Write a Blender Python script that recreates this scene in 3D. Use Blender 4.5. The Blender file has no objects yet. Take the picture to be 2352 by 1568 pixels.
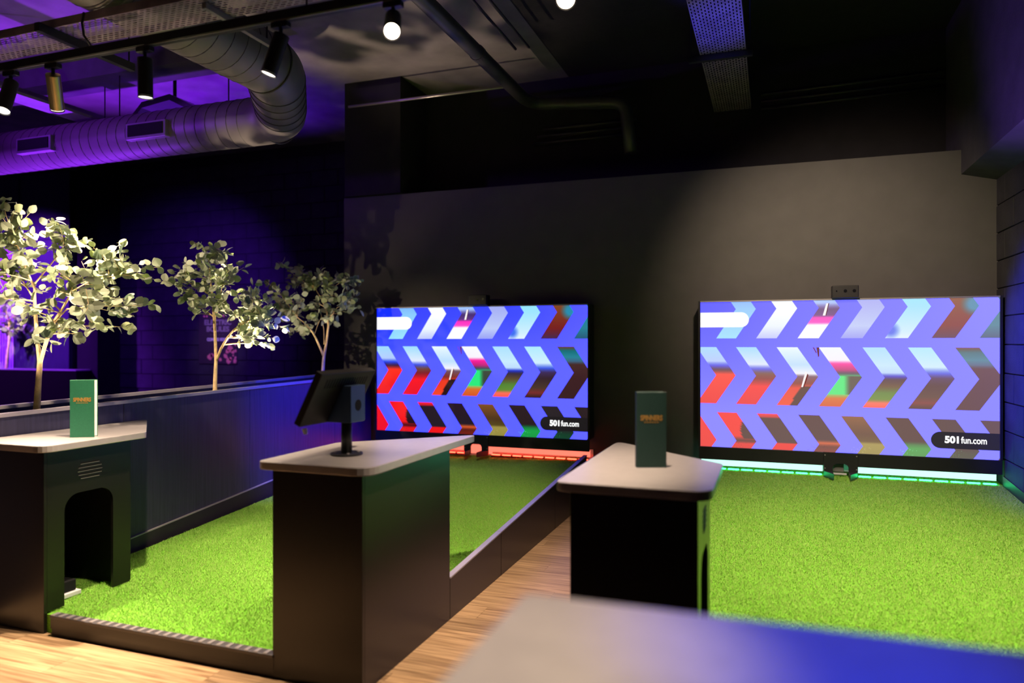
import bpy, bmesh, math, random
import numpy as np
from mathutils import Vector, Matrix

random.seed(7)
rng = np.random.default_rng(7)
S = bpy.context.scene
COL = S.collection
R = math.radians

# ------------------------------------------------------------------ camera
cam_d = bpy.data.cameras.new('camera')
cam = bpy.data.objects.new('camera', cam_d)
COL.objects.link(cam)
cam.location = (0, 0, 1.5)
cam.rotation_euler = (R(90), 0, R(19.878))
cam_d.sensor_width = 36
cam_d.lens = 1651.4 / 2352 * 36
cam_d.shift_y = 0.0005
cam_d.clip_start = 0.05
cam_d.dof.use_dof = True
cam_d.dof.focus_distance = 5.0
cam_d.dof.aperture_fstop = 1.0
S.camera = cam

# ------------------------------------------------------------------ world and exposure
W = bpy.data.worlds.new('night')
S.world = W
W.use_nodes = True
W.node_tree.nodes['Background'].inputs[0].default_value = (0.012, 0.010, 0.022, 1)
W.node_tree.nodes['Background'].inputs[1].default_value = 0.25
S.view_settings.view_transform = 'Standard'
S.view_settings.look = 'None'
S.view_settings.exposure = 0.0
S.view_settings.gamma = 1.0
S.view_settings.use_curve_mapping = False

WARM = (1.0, 0.77, 0.55)
PURPLE = (0.27, 0.025, 1.0)
BLUE = (0.02, 0.05, 1.0)


def spot(name, loc, target, energy, color, angle=50, blend=0.5, radius=0.04, parent=None):
    d = bpy.data.lights.new(name, 'SPOT')
    d.energy = energy
    d.color = color
    d.spot_size = R(angle)
    d.spot_blend = blend
    d.shadow_soft_size = radius
    o = bpy.data.objects.new(name, d)
    COL.objects.link(o)
    o.location = loc
    v = Vector(target) - Vector(loc)
    o.rotation_euler = v.to_track_quat('-Z', 'Y').to_euler()
    if parent is not None:
        o.parent = parent
        o.location = Vector(loc) - parent.location
    return o


# coloured lights without fixtures, some from the venue's visible washes, some added
spot('purple_wash_light', (-7.6, 5.6, 1.0), (-6.9, 5.25, 3.4), 1500, PURPLE, 70, 0.9, 0.1)
spot('purple_wash_light', (-7.9, 3.1, 3.2), (-6.4, 4.2, 4.3), 330, PURPLE, 90, 0.9, 0.1)
spot('blue_light', (-6.6, 6.9, 1.5), (-6.0, 6.7, 4.3), 500, (0.12, 0.0, 1.0), 62, 1.0, 0.1)
spot('purple_wash_light', (-12.0, 5.6, 3.6), (-11.6, 8.6, 1.5), 2400, (0.26, 0.03, 1.0), 74, 0.6, 0.1)
spot('far_tree_fill', (-10.6, 6.6, 3.4), (-11.56, 8.1, 1.7), 420, WARM, 26, 1.0, 0.05)  # added unseen lamp that brightens the small far tree
spot('poster_fill', (-7.3, 6.7, 3.4), (-7.75, 8.6, 1.5), 90, (1.0, 0.72, 0.62), 26, 1.0, 0.05)  # added lamp, brings the poster out of the blue light
spot('blue_light', (-6.6, 6.0, 3.4), (-8.2, 8.6, 1.8), 420, (0.16, 0.02, 1.0), 75, 0.9, 0.1)
spot('blue_light', (-1.2, 3.6, 3.6), (-4.06, 5.75, 0.55), 3400, (0.0, 0.01, 1.0), 26, 1.0, 0.1)  # added lamp, stands in for the left screen's blue on the planter front
spot('blue_light', (-0.5, 4.5, 3.3), (1.72, 5.8, 1.45), 2800, (0.0, 0.01, 1.0), 33, 1.0, 0.1)
spot('blue_light', (-0.2, 3.6, 1.15), (-0.36, 5.3, 3.8), 800, (0.05, 0.04, 1.0), 16, 0.9, 0.05)
spot('blue_light', (0.9, -0.6, 2.9), (0.08, 1.0, 1.1), 1000, (0.0, 0.03, 1.0), 15, 1.0, 0.05)  # added unseen lamp for the blue pool on the near table
spot('violet_wash_light', (0.4, 4.9, 1.2), (1.5, 5.2, 3.4), 260, (0.30, 0.10, 1.0), 50, 1.0, 0.1)
# warm spots without fixtures over lanes, wall and counter, some added to brighten things
spot('lane_light', (0.7, 3.2, 3.5), (0.55, 4.6, 0.15), 1250, WARM, 66, 1.0, 0.06)
spot('wall_downlight', (0.0, 4.4, 3.1), (0.55, 6.8, 1.95), 290, WARM, 76, 1.0, 0.06)
spot('lane_light', (-1.25, 2.8, 3.0), (-2.5, 4.6, 0.15), 950, WARM, 54, 0.8, 0.04)  # added unseen lamp to brighten the far turf of the left lane
spot('counter_downlight', (-1.25, 2.8, 3.0), (-1.95, 2.95, 0.97), 300, WARM, 30, 0.9, 0.02)
spot('table_fill', (-0.2, 1.9, 3.4), (-0.31, 0.90, 1.1), 620, WARM, 17, 1.0, 0.05)  # added unseen lamp for the warm pool on the near table
spot('tree_fill', (-5.4, 2.8, 3.0), (-4.2, 5.1, 1.75), 520, WARM, 34, 0.8, 0.04)  # added unseen lamp for more light on the planter leaves
spot('aisle_fill', (-0.5, 2.8, 3.0), (-1.15, 3.1, 0.0), 1200, WARM, 50, 1.0, 0.04)  # added unseen lamp that brightens the wooden aisle


# ------------------------------------------------------------------ materials
def nt(m):
    m.use_nodes = True
    return m.node_tree.nodes, m.node_tree.links, m.node_tree.nodes['Principled BSDF']


def lin(c):
    return tuple(((x / 255) / 12.92 if x / 255 <= 0.04045 else ((x / 255 + 0.055) / 1.055) ** 2.4) for x in c)


def mat(name, col, rough=0.5, metal=0.0, spec=0.5, var=0.15, scale=6.0, bump=0.0, bscale=60.0, stretch=(1, 1, 1), coat=0.0):
    m = bpy.data.materials.new(name)
    n, l, b = nt(m)
    b.inputs['Roughness'].default_value = rough
    b.inputs['Metallic'].default_value = metal
    b.inputs['Specular IOR Level'].default_value = spec
    b.inputs['Coat Weight'].default_value = coat
    tc = n.new('ShaderNodeTexCoord')
    mp = n.new('ShaderNodeMapping')
    mp.inputs['Scale'].default_value = stretch
    l.new(tc.outputs['Object'], mp.inputs['Vector'])
    no = n.new('ShaderNodeTexNoise')
    no.inputs['Scale'].default_value = scale
    no.inputs['Detail'].default_value = 5
    l.new(mp.outputs['Vector'], no.inputs['Vector'])
    cr = n.new('ShaderNodeValToRGB')
    cr.color_ramp.elements[0].position = 0.3
    cr.color_ramp.elements[1].position = 0.7
    cr.color_ramp.elements[0].color = tuple(c * (1 - var) for c in col) + (1,)
    cr.color_ramp.elements[1].color = tuple(min(1, c * (1 + var)) for c in col) + (1,)
    l.new(no.outputs['Fac'], cr.inputs['Fac'])
    l.new(cr.outputs['Color'], b.inputs['Base Color'])
    if bump:
        n2 = n.new('ShaderNodeTexNoise')
        n2.inputs['Scale'].default_value = bscale
        n2.inputs['Detail'].default_value = 3
        l.new(mp.outputs['Vector'], n2.inputs['Vector'])
        bp = n.new('ShaderNodeBump')
        bp.inputs['Strength'].default_value = bump
        bp.inputs['Distance'].default_value = 0.01
        l.new(n2.outputs['Fac'], bp.inputs['Height'])
        l.new(bp.outputs['Normal'], b.inputs['Normal'])
    return m


def emat(name, col, strength):
    m = bpy.data.materials.new(name)
    n, l, b = nt(m)
    b.inputs['Base Color'].default_value = (0.02, 0.02, 0.02, 1)
    b.inputs['Emission Color'].default_value = tuple(col) + (1,)
    b.inputs['Emission Strength'].default_value = strength
    return m


def screen_mat(name, strength):
    m = bpy.data.materials.new(name)
    n, l, b = nt(m)
    a = n.new('ShaderNodeAttribute')
    a.attribute_name = 'Col'
    b.inputs['Base Color'].default_value = (0.01, 0.01, 0.012, 1)
    b.inputs['Roughness'].default_value = 0.5
    l.new(a.outputs['Color'], b.inputs['Emission Color'])
    b.inputs['Emission Strength'].default_value = strength
    return m


M = {}
M['grey_wall'] = mat('charcoal painted wall', (0.085, 0.080, 0.076), 0.75, var=0.06, bump=0.05, bscale=180)
M['black_wall'] = mat('black painted wall', (0.010, 0.009, 0.011), 0.85, var=0.25, bump=0.1)
M['block'] = mat('black painted blockwork', (0.030, 0.028, 0.034), 0.8, var=0.25, bump=0.35, bscale=90)
M['mortar'] = mat('painted mortar', (0.018, 0.017, 0.020), 0.9, var=0.2)
M['ceiling_black'] = mat('near-black ceiling', (0.008, 0.007, 0.008), 0.95, var=0.4, scale=12, bump=0.3)  # ceiling right of the drain pipe, much darker than the left part
M['ceiling'] = mat('grey painted ceiling', (0.16, 0.14, 0.14), 0.9, var=0.25, scale=3, bump=0.1)
M['beam'] = mat('dark painted beam', (0.05, 0.046, 0.055), 0.85, var=0.2, bump=0.2)
M['laminate'] = mat('dark satin laminate', (0.007, 0.006, 0.0055), 0.28, spec=0.4, var=0.12, scale=40)
M['laminate_in'] = mat('matt black board', (0.006, 0.006, 0.007), 0.8, spec=0.2)
M['slab'] = mat('grey stone laminate', (0.25, 0.23, 0.23), 0.31, spec=0.8, var=0.06, scale=25)
M['slab_dark'] = mat('dark stone laminate', (0.20, 0.185, 0.19), 0.34, spec=0.6, var=0.06, scale=25)
M['panel'] = mat('grained grey wood panel', (0.032, 0.030, 0.060), 0.4, var=0.28, scale=5, stretch=(14, 14, 0.5))
M['cap'] = mat('satin metal capping', (0.36, 0.33, 0.34), 0.38, metal=0.3, var=0.1)
M['skirt'] = mat('black kick board', (0.018, 0.016, 0.015), 0.5, var=0.2)
M['turf'] = mat('turf backing', (0.16, 0.42, 0.035), 0.95, spec=0.1, var=0.35, scale=90)
M['soil'] = mat('dark planter soil', (0.03, 0.024, 0.02), 0.95, var=0.4, scale=30, bump=0.4)
M['black_metal'] = mat('black powder-coated metal', (0.014, 0.014, 0.016), 0.42, spec=0.5, var=0.15)
M['black_plastic'] = mat('black plastic', (0.010, 0.009, 0.010), 0.5, spec=0.3, var=0.1)
M['grey_plastic'] = mat('dark grey plastic', (0.016, 0.015, 0.017), 0.4, spec=0.5, var=0.1)
M['duct'] = mat('painted spiral duct', (0.14, 0.125, 0.12), 0.5, metal=0.2, var=0.12, scale=4)
M['seam'] = mat('dark duct seam', (0.05, 0.045, 0.05), 0.6, var=0.1)  # darker seam lines and joint rings of the duct
M['tray'] = mat('galvanised cable tray', (0.40, 0.31, 0.36), 0.42, metal=0.6, var=0.25, scale=9)
M['steel'] = mat('dull galvanised steel', (0.20, 0.18, 0.2), 0.5, metal=0.4, var=0.2)
M['pipe'] = mat('dark painted pipe', (0.045, 0.042, 0.05), 0.4, var=0.15)
M['bright_pipe'] = mat('bare steel conduit', (0.32, 0.29, 0.28), 0.35, metal=0.7, var=0.2)
M['gold'] = mat('gold-lit lamp body', (0.55, 0.42, 0.22), 0.3, metal=0.9, var=0.1)  # warm light on the lamp's side put into its colour
M['green_cover'] = mat('green cloth cover', (0.010, 0.125, 0.060), 0.6, var=0.12, scale=200)
M['green_shaded'] = mat('shaded green cloth cover', (0.004, 0.032, 0.026), 0.6, var=0.12, scale=200)  # same menu cover, the shade on its front put into the colour
M['page'] = mat('white page block', (0.78, 0.78, 0.72), 0.8, var=0.04)
M['gold_print'] = mat('gold foil print', (0.45, 0.24, 0.05), 0.5, metal=0.2, var=0.1)
M['bark'] = mat('pale smooth bark', (0.76, 0.55, 0.29), 0.7, var=0.22, scale=30, bump=0.3, bscale=60)
M['head'] = mat('blue-lit dark metal box', (0.02, 0.04, 0.085), 0.45, var=0.1)  # blue reflection of the screen put into the dark box's colour
M['alu'] = mat('aluminium nosing', (0.50, 0.46, 0.47), 0.32, metal=0.65, var=0.15)
M['alu_dark'] = mat('black rubber insert', (0.05, 0.045, 0.05), 0.5, var=0.2)
M['poster'] = mat('dark poster paper', (0.055, 0.035, 0.05), 0.4, var=0.1)
M['poster_white'] = mat('white print', (0.75, 0.72, 0.72), 0.6, var=0.03)
M['poster_grey'] = mat('grey print', (0.30, 0.25, 0.27), 0.6, var=0.05)
M['poster_pink'] = mat('pink print', (0.85, 0.26, 0.25), 0.6, var=0.1)
M['ribbed'] = mat('ribbed violet panel', (0.45, 0.30, 0.55), 0.5, var=0.1)
M['white_plastic'] = mat('white plastic', (0.6, 0.6, 0.62), 0.4, var=0.05)
M['grey_sensor'] = mat('mid grey plastic', (0.16, 0.16, 0.16), 0.5, var=0.05)
M['lens'] = emat('lit warm lens', (1.0, 0.80, 0.58), 22)
M['lens_side'] = emat('lit lens rim', (1.0, 0.9, 0.8), 3.5)
M['glass'] = mat('dark camera glass', (0.01, 0.01, 0.014), 0.08, spec=0.8)


def wood_mat():
    m = bpy.data.materials.new('oak vinyl plank')
    n, l, b = nt(m)
    b.inputs['Roughness'].default_value = 0.42
    b.inputs['Specular IOR Level'].default_value = 0.35
    oi = n.new('ShaderNodeObjectInfo')
    tc = n.new('ShaderNodeTexCoord')
    mp = n.new('ShaderNodeMapping')
    mp.inputs['Scale'].default_value = (1.2, 26, 26)
    ad = n.new('ShaderNodeVectorMath')
    ad.operation = 'ADD'
    ml = n.new('ShaderNodeVectorMath')
    ml.operation = 'SCALE'
    ml.inputs['Scale'].default_value = 40
    l.new(oi.outputs['Location'], ml.inputs[0])
    l.new(tc.outputs['Object'], ad.inputs[0])
    l.new(ml.outputs[0], ad.inputs[1])
    l.new(ad.outputs[0], mp.inputs['Vector'])
    no = n.new('ShaderNodeTexNoise')
    no.inputs['Scale'].default_value = 2.2
    no.inputs['Detail'].default_value = 8
    no.inputs['Distortion'].default_value = 0.5
    l.new(mp.outputs['Vector'], no.inputs['Vector'])
    cr = n.new('ShaderNodeValToRGB')
    cr.color_ramp.elements[0].position = 0.32
    cr.color_ramp.elements[1].position = 0.66
    cr.color_ramp.elements[0].color = (0.17, 0.095, 0.045, 1)
    cr.color_ramp.elements[1].color = (0.44, 0.285, 0.155, 1)
    l.new(no.outputs['Fac'], cr.inputs['Fac'])
    hs = n.new('ShaderNodeHueSaturation')
    mr = n.new('ShaderNodeMapRange')
    mr.inputs['To Min'].default_value = 0.78
    mr.inputs['To Max'].default_value = 1.15
    l.new(oi.outputs['Random'], mr.inputs['Value'])
    l.new(mr.outputs[0], hs.inputs['Value'])
    l.new(cr.outputs['Color'], hs.inputs['Color'])
    l.new(hs.outputs['Color'], b.inputs['Base Color'])
    return m


M['wood'] = wood_mat()


def leaf_mat(name, top, under):
    m = bpy.data.materials.new(name)
    n, l, b = nt(m)
    b.inputs['Roughness'].default_value = 0.5
    b.inputs['Specular IOR Level'].default_value = 0.35
    oi = n.new('ShaderNodeObjectInfo')
    ge = n.new('ShaderNodeNewGeometry')
    mx = n.new('ShaderNodeMix')
    mx.data_type = 'RGBA'
    mx.inputs['A'].default_value = top + (1,)
    mx.inputs['B'].default_value = under + (1,)
    l.new(ge.outputs['Backfacing'], mx.inputs['Factor'])
    hs = n.new('ShaderNodeHueSaturation')
    mr = n.new('ShaderNodeMapRange')
    mr.inputs['To Min'].default_value = 0.55
    mr.inputs['To Max'].default_value = 1.25
    l.new(oi.outputs['Random'], mr.inputs['Value'])
    l.new(mr.outputs[0], hs.inputs['Value'])
    l.new(mx.outputs['Result'], hs.inputs['Color'])
    tc = n.new('ShaderNodeTexCoord')
    no = n.new('ShaderNodeTexNoise')
    no.inputs['Scale'].default_value = 60
    l.new(tc.outputs['Object'], no.inputs['Vector'])
    bp = n.new('ShaderNodeBump')
    bp.inputs['Strength'].default_value = 0.15
    l.new(no.outputs['Fac'], bp.inputs['Height'])
    l.new(bp.outputs['Normal'], b.inputs['Normal'])
    l.new(hs.outputs['Color'], b.inputs['Base Color'])
    tr = n.new('ShaderNodeBsdfTranslucent')
    l.new(hs.outputs['Color'], tr.inputs['Color'])
    ms = n.new('ShaderNodeMixShader')
    ms.inputs[0].default_value = 0.22
    out = n['Material Output']
    l.new(b.outputs[0], ms.inputs[1])
    l.new(tr.outputs[0], ms.inputs[2])
    l.new(ms.outputs[0], out.inputs['Surface'])
    return m


M['leaf'] = [leaf_mat('sage leaf', (0.38, 0.47, 0.28), (0.54, 0.60, 0.42)),
             leaf_mat('olive leaf', (0.34, 0.45, 0.15), (0.50, 0.57, 0.31)),
             leaf_mat('grey green leaf', (0.17, 0.24, 0.16), (0.44, 0.50, 0.36))]


def blade_mat():
    m = bpy.data.materials.new('artificial grass blades')
    n, l, b = nt(m)
    b.inputs['Roughness'].default_value = 0.7
    b.inputs['Specular IOR Level'].default_value = 0.2
    tc = n.new('ShaderNodeTexCoord')
    no = n.new('ShaderNodeTexNoise')
    no.inputs['Scale'].default_value = 480
    no.inputs['Detail'].default_value = 2
    l.new(tc.outputs['Object'], no.inputs['Vector'])
    cr = n.new('ShaderNodeValToRGB')
    cr.color_ramp.elements[0].position = 0.3
    cr.color_ramp.elements[1].position = 0.72
    cr.color_ramp.elements[0].color = (0.16, 0.34, 0.05, 1)
    cr.color_ramp.elements[1].color = (0.42, 0.63, 0.14, 1)
    l.new(no.outputs['Fac'], cr.inputs['Fac'])
    l.new(cr.outputs['Color'], b.inputs['Base Color'])
    return m


M['blade'] = blade_mat()

# ------------------------------------------------------------------ building helpers
ORG = {}


class MB:
    def __init__(self):
        self.v = []
        self.f = []

    def add(self, vs, fs):
        k = len(self.v)
        self.v += [Vector(p) for p in vs]
        self.f += [[i + k for i in f] for f in fs]
        return self

    def box(self, x0, x1, y0, y1, z0, z1):
        return self.add([(x0, y0, z0), (x1, y0, z0), (x1, y1, z0), (x0, y1, z0), (x0, y0, z1), (x1, y0, z1), (x1, y1, z1), (x0, y1, z1)],
                        [(3, 2, 1, 0), (4, 5, 6, 7), (0, 1, 5, 4), (1, 2, 6, 5), (2, 3, 7, 6), (3, 0, 4, 7)])

    def prism(self, poly, a, b):
        """poly: list of points giving 3-D positions p(t) by adding the vector a or b"""
        n = len(poly)
        a = Vector(a)
        b = Vector(b)
        vs = [Vector(p) + a for p in poly] + [Vector(p) + b for p in poly]
        fs = [list(range(n))[::-1], list(range(n, 2 * n))] + [(i, (i + 1) % n, n + (i + 1) % n, n + i) for i in range(n)]
        return self.add(vs, fs)

    def tube(self, path, radii, n=12, cap=True):
        path = [Vector(p) for p in path]
        if not hasattr(radii, '__len__'):
            radii = [radii] * len(path)
        rings = []
        up = None
        for i, p in enumerate(path):
            t = (path[min(i + 1, len(path) - 1)] - path[max(i - 1, 0)]).normalized()
            if up is None:
                up = Vector((0, 0, 1)) if abs(t.z) < 0.9 else Vector((1, 0, 0))
            s = t.cross(up).normalized()
            up = s.cross(t).normalized()
            rings.append([p + (s * math.cos(2 * math.pi * k / n) + up * math.sin(2 * math.pi * k / n)) * radii[i] for k in range(n)])
        vs = [q for r in rings for q in r]
        fs = []
        for i in range(len(path) - 1):
            for k in range(n):
                fs.append((i * n + k, i * n + (k + 1) % n, (i + 1) * n + (k + 1) % n, (i + 1) * n + k))
        if cap:
            fs.append(list(range(n)))
            fs.append(list(range((len(path) - 1) * n, len(path) * n))[::-1])
        return self.add(vs, fs)

    def build(self, name, material, parent=None, bevel=0.0, smooth=False, seg=2):
        me = bpy.data.meshes.new(name)
        org = ORG.get(parent.name, Vector()) if parent is not None else Vector()
        me.from_pydata([tuple(p - org) for p in self.v], [], self.f)
        bm = bmesh.new()
        bm.from_mesh(me)
        bmesh.ops.recalc_face_normals(bm, faces=bm.faces)
        if bevel:
            es = [e for e in bm.edges if len(e.link_faces) == 2 and e.calc_face_angle(0) > 0.4]
            bmesh.ops.bevel(bm, geom=es, offset=bevel, segments=seg, affect='EDGES', profile=0.5)
        bm.to_mesh(me)
        bm.free()
        if material is not None:
            me.materials.append(material)
        o = bpy.data.objects.new(name, me)
        COL.objects.link(o)
        if parent is not None:
            o.parent = parent
        ORG[o.name] = org
        if smooth:
            for p in me.polygons:
                p.use_smooth = len(p.vertices) <= 4
        return o


def tag(o, label=None, cat=None, group=None, kind=None):
    if label:
        o['label'] = label
    if cat:
        o['category'] = cat
    if group:
        o['group'] = group
    if kind:
        o['kind'] = kind
    return o


def thing(name, loc, label, cat, group=None):
    o = bpy.data.objects.new(name, None)
    o.empty_display_size = 0.1
    COL.objects.link(o)
    o.location = loc
    ORG[o.name] = Vector(loc)
    return tag(o, label, cat, group)


def struct(o, label=None):
    o['kind'] = 'structure'
    if label:
        o['label'] = label
    return o


def box(name, m, parent, x0, x1, y0, y1, z0, z1, bevel=0.0):
    return MB().box(x0, x1, y0, y1, z0, z1).build(name, m, parent, bevel)


def copies(proto, items, parent):
    """further copies of one small piece, sharing its mesh"""
    out = []
    for loc in items:
        c = proto.copy()
        COL.objects.link(c)
        c.parent = parent
        c.location = loc
        out.append(c)
    return out


def text_mesh(txt, size, bold=0.0):
    cu = bpy.data.curves.new('lettering', 'FONT')
    cu.body = txt
    cu.size = size
    cu.align_x = 'CENTER'
    cu.align_y = 'CENTER'
    cu.offset = bold
    cu.extrude = 0.0004
    cu.resolution_u = 4
    o = bpy.data.objects.new('lettering', cu)
    COL.objects.link(o)
    bpy.context.view_layer.update()
    me = bpy.data.meshes.new_from_object(o.evaluated_get(bpy.context.evaluated_depsgraph_get()))
    bpy.data.objects.remove(o)
    bpy.data.curves.remove(cu)
    return me


def place_text(name, txt, size, material, parent, frame, width=None, bold=0.0):
    """frame: world matrix (x = reading direction, y = up, z = out of the surface)"""
    me = text_mesh(txt, size, bold)
    xs = [v.co.x for v in me.vertices]
    k = 1.0
    if width:
        k = width / max(1e-6, max(xs) - min(xs))
    org = ORG.get(parent.name, Vector())
    mt = Matrix.Translation(-org) @ frame @ Matrix.Diagonal((k, 1, 1, 1))
    me.transform(mt)
    me.materials.clear()
    me.materials.append(material)
    o = bpy.data.objects.new(name, me)
    COL.objects.link(o)
    o.parent = parent
    ORG[o.name] = org
    return o


def frame_from(origin, x, y):
    x = Vector(x).normalized()
    y = Vector(y).normalized()
    z = x.cross(y)
    m = Matrix(((x.x, y.x, z.x, origin[0]), (x.y, y.y, z.y, origin[1]), (x.z, y.z, z.z, origin[2]), (0, 0, 0, 1)))
    return m


# ------------------------------------------------------------------ the room
WY = 6.80      # screen wall
WX = 1.72      # right wall
CZ = 4.30      # ceiling
floor = struct(box('floor', M['black_wall'], None, -14, 3.2, -2.5, 9.2, -0.12, -0.012))
# oak planks where the photograph shows the floor
pl = MB().box(0.0008, 1.2192, 0.0008, 0.1792, -0.012, 0.0).build('plank', M['wood'], floor, 0.0)
ORG['floor'] = Vector()
spots_ = []
for r_ in range(32):
    y = 1.26 + r_ * 0.18
    off = (r_ * 0.467) % 1.22
    x = -5.2 - off
    while x < 0.6:
        if x + 1.22 > -4.6 and (y < 2.70 or (x + 1.22 > -1.75 and x < -0.5)):
            spots_.append((x, y, 0))
        x += 1.22
pl.location = spots_[0]
copies(pl, spots_[1:], floor)

struct(box('ceiling', M['ceiling'], None, -14, -2.02, -2.5, 9.2, CZ, CZ + 0.15))
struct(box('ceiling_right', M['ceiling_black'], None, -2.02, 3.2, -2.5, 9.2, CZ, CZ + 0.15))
struct(box('ceiling_beam', M['beam'], None, -14, -4.3, 5.15, 5.5, 4.06, CZ), 'dark downstand ceiling beam above the spiral duct')
struct(box('wall_back', M['grey_wall'], None, -4.42, WX + 0.2, WY, WY + 0.14, 0, 3.075))
struct(box('wall_back_upper', M['black_wall'], None, -4.42, WX + 0.2, WY + 0.55, WY + 0.7, 2.6, CZ))
struct(box('wall_back_return', M['black_wall'], None, -4.42, -4.30, WY + 0.14, 8.6, 0, CZ))
struct(box('trim_1', M['black_wall'], None, -4.36, -3.68, 6.72, WY + 0.55, 3.075, CZ), 'boxed-in black bulkhead above the left screen')
# right blockwork wall
wr = struct(box('wall_right', M['mortar'], None, WX, WX + 0.2, -2.5, WY + 0.7, 0, CZ))
ORG['wall_right'] = Vector()
bk = MB().box(-0.012, 0.0, 0.004, 0.444, 0.004, 0.219).build('block', M['block'], wr, 0.003, seg=1)
sp = []
for r_ in range(11):
    y = 3.0 + (0.224 if r_ % 2 else 0)
    z = 0.36 + r_ * 0.224
    while y < WY - 0.1:
        sp.append((WX + random.uniform(-0.002, 0.002), y, z))
        y += 0.448
bk.location = sp[0]
copies(bk, sp[1:], wr)
# boxed beam along the right wall
bm_ = MB().prism([(1.46, 0, 2.875), (WX + 0.1, 0, 2.785), (WX + 0.1, 0, CZ), (1.46, 0, CZ)], (0, -2.5, 0), (0, WY + 0.55, 0)).build('ceiling_beam_right', M['beam'], None)
struct(bm_, 'dark boxed beam running along the right wall')
# blockwork wall behind the planters
wl = struct(box('wall_far', M['mortar'], None, -14, -4.42, 8.62, 8.8, 0, CZ))
ORG['wall_far'] = Vector()
bk2 = MB().box(0.004, 0.444, -0.012, 0.0, 0.004, 0.219).build('block', M['block'], wl, 0.003, seg=1)
sp = []
for r_ in range(15):
    x = -9.95 + (0.224 if r_ % 2 else 0)
    z = 0.78 + r_ * 0.224
    while x < -4.9:
        sp.append((x, 8.62 + random.uniform(-0.003, 0.003), z))
        x += 0.448
bk2.location = sp[0]
copies(bk2, sp[1:], wl)
struct(box('wall_column', M['laminate_in'], None, -10.14, -9.72, 8.2, 8.615, 0, CZ), 'black column between the violet wall and the blockwork')
# violet-lit panel wall at the far end
wp = struct(box('wall_far_panel', M['panel'], None, -13.6, -10.65, 8.50, 8.6, 0, 3.25))
ORG['wall_far_panel'] = Vector()
box('panel', M['panel'], wp, -11.78, -10.66, 8.47, 8.50, 1.0, 3.16, 0.004)
box('panel', M['panel'], wp, -11.78, -10.66, 8.48, 8.50, 3.18, 4.28, 0.004)
box('panel', M['panel'], wp, -13.5, -11.82, 8.48, 8.50, 3.18, 4.28, 0.004)
rib = MB().box(0, 0.035, -0.03, 0, 0, 2.1).build('slat', M['ribbed'], wp, 0.008)
rs = [(-12.9 + i * 0.058, 8.50, 1.0) for i in range(17)]
rib.location = rs[0]
copies(rib, rs[1:], wp)


# ------------------------------------------------------------------ turf lanes (sloping platforms)
def turf_z(x, y, lane):
    if lane == 'L':
        t = (x + 4.0) / 2.364
        za = np.interp(y, [2.657, 3.67, 5.09, 6.9], [0.1, 0.1, 0.195, 0.318])
        zb = np.interp(y, [2.657, 3.54, 6.9], [0.1, 0.168, 0.396])
        return za * (1 - t) + zb * t
    return 0.37 + 0.068 * (y - 6.5)


def platform(name, x0, x1, y0, lane, label):
    nx, ny = 8, 40
    m = MB()
    xs = np.linspace(x0, x1, nx)
    ys = np.linspace(y0, WY - 0.01, ny)
    top = [(x, y, float(turf_z(x, y, lane)) - 0.006) for y in ys for x in xs]
    fs = []
    for j in range(ny - 1):
        for i in range(nx - 1):
            a = j * nx + i
            fs.append((a, a + 1, a + nx + 1, a + nx))
    m.add(top, fs)
    k = len(m.v)
    low = [(x, y, 0.0) for y in ys for x in xs]
    m.v += [Vector(p) for p in low]
    for i in range(nx - 1):
        m.f.append([i, i + 1, k + i + 1, k + i])
        a = (ny - 1) * nx + i
        m.f.append([a, a + 1, k + a + 1, k + a])
    for j in range(ny - 1):
        a = j * nx
        m.f.append([a, a + nx, k + a + nx, k + a])
        a = j * nx + nx - 1
        m.f.append([a, a + nx, k + a + nx, k + a])
    o = m.build(name, M['turf'], None)
    return struct(o, label)


def pile(name, x0, x1, y0, y1, lane, count, label):
    n = count
    X = rng.uniform(x0, x1, n)
    Y = rng.uniform(y0, y1, n)
    Z = np.array(turf_z(X, Y, lane)) - 0.006
    a = rng.uniform(0, 2 * np.pi, n)
    h = rng.uniform(0.008, 0.014, n)
    w = rng.uniform(0.0011, 0.0018, n)
    lx = rng.normal(0, 0.006, n)
    ly = rng.normal(0, 0.006, n)
    V = np.empty((n, 3, 3), np.float32)
    V[:, 0] = np.stack([X - np.cos(a) * w, Y - np.sin(a) * w, Z], 1)
    V[:, 1] = np.stack([X + np.cos(a) * w, Y + np.sin(a) * w, Z], 1)
    V[:, 2] = np.stack([X + lx, Y + ly, Z + h], 1)
    me = bpy.data.meshes.new(name)
    me.vertices.add(3 * n)
    me.vertices.foreach_set('co', V.reshape(-1))
    me.loops.add(3 * n)
    me.loops.foreach_set('vertex_index', np.arange(3 * n, dtype=np.int32))
    me.polygons.add(n)
    me.polygons.foreach_set('loop_start', np.arange(0, 3 * n, 3, dtype=np.int32))
    me.polygons.foreach_set('loop_total', np.full(n, 3, np.int32))
    me.update(calc_edges=True)
    me.materials.append(M['blade'])
    o = bpy.data.objects.new(name, me)
    COL.objects.link(o)
    return tag(o, label, 'artificial grass', kind='stuff')


platform('floor_lane_left', -4.0, -1.668, 2.678, 'L', 'sloping platform under the turf of the left lane')
platform('floor_lane_right', -0.80, WX, 2.55, 'R', 'sloping platform under the turf of the right lane')
pile('turf_pile', -3.99, -1.67, 2.70, WY - 0.02, 'L', 320000, 'bright green artificial turf of the lane before the red-lit screen')
pile('turf_pile', -0.79, WX - 0.03, 2.56, WY - 0.02, 'R', 320000, 'bright green artificial turf of the lane before the green-lit screen')

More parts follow.
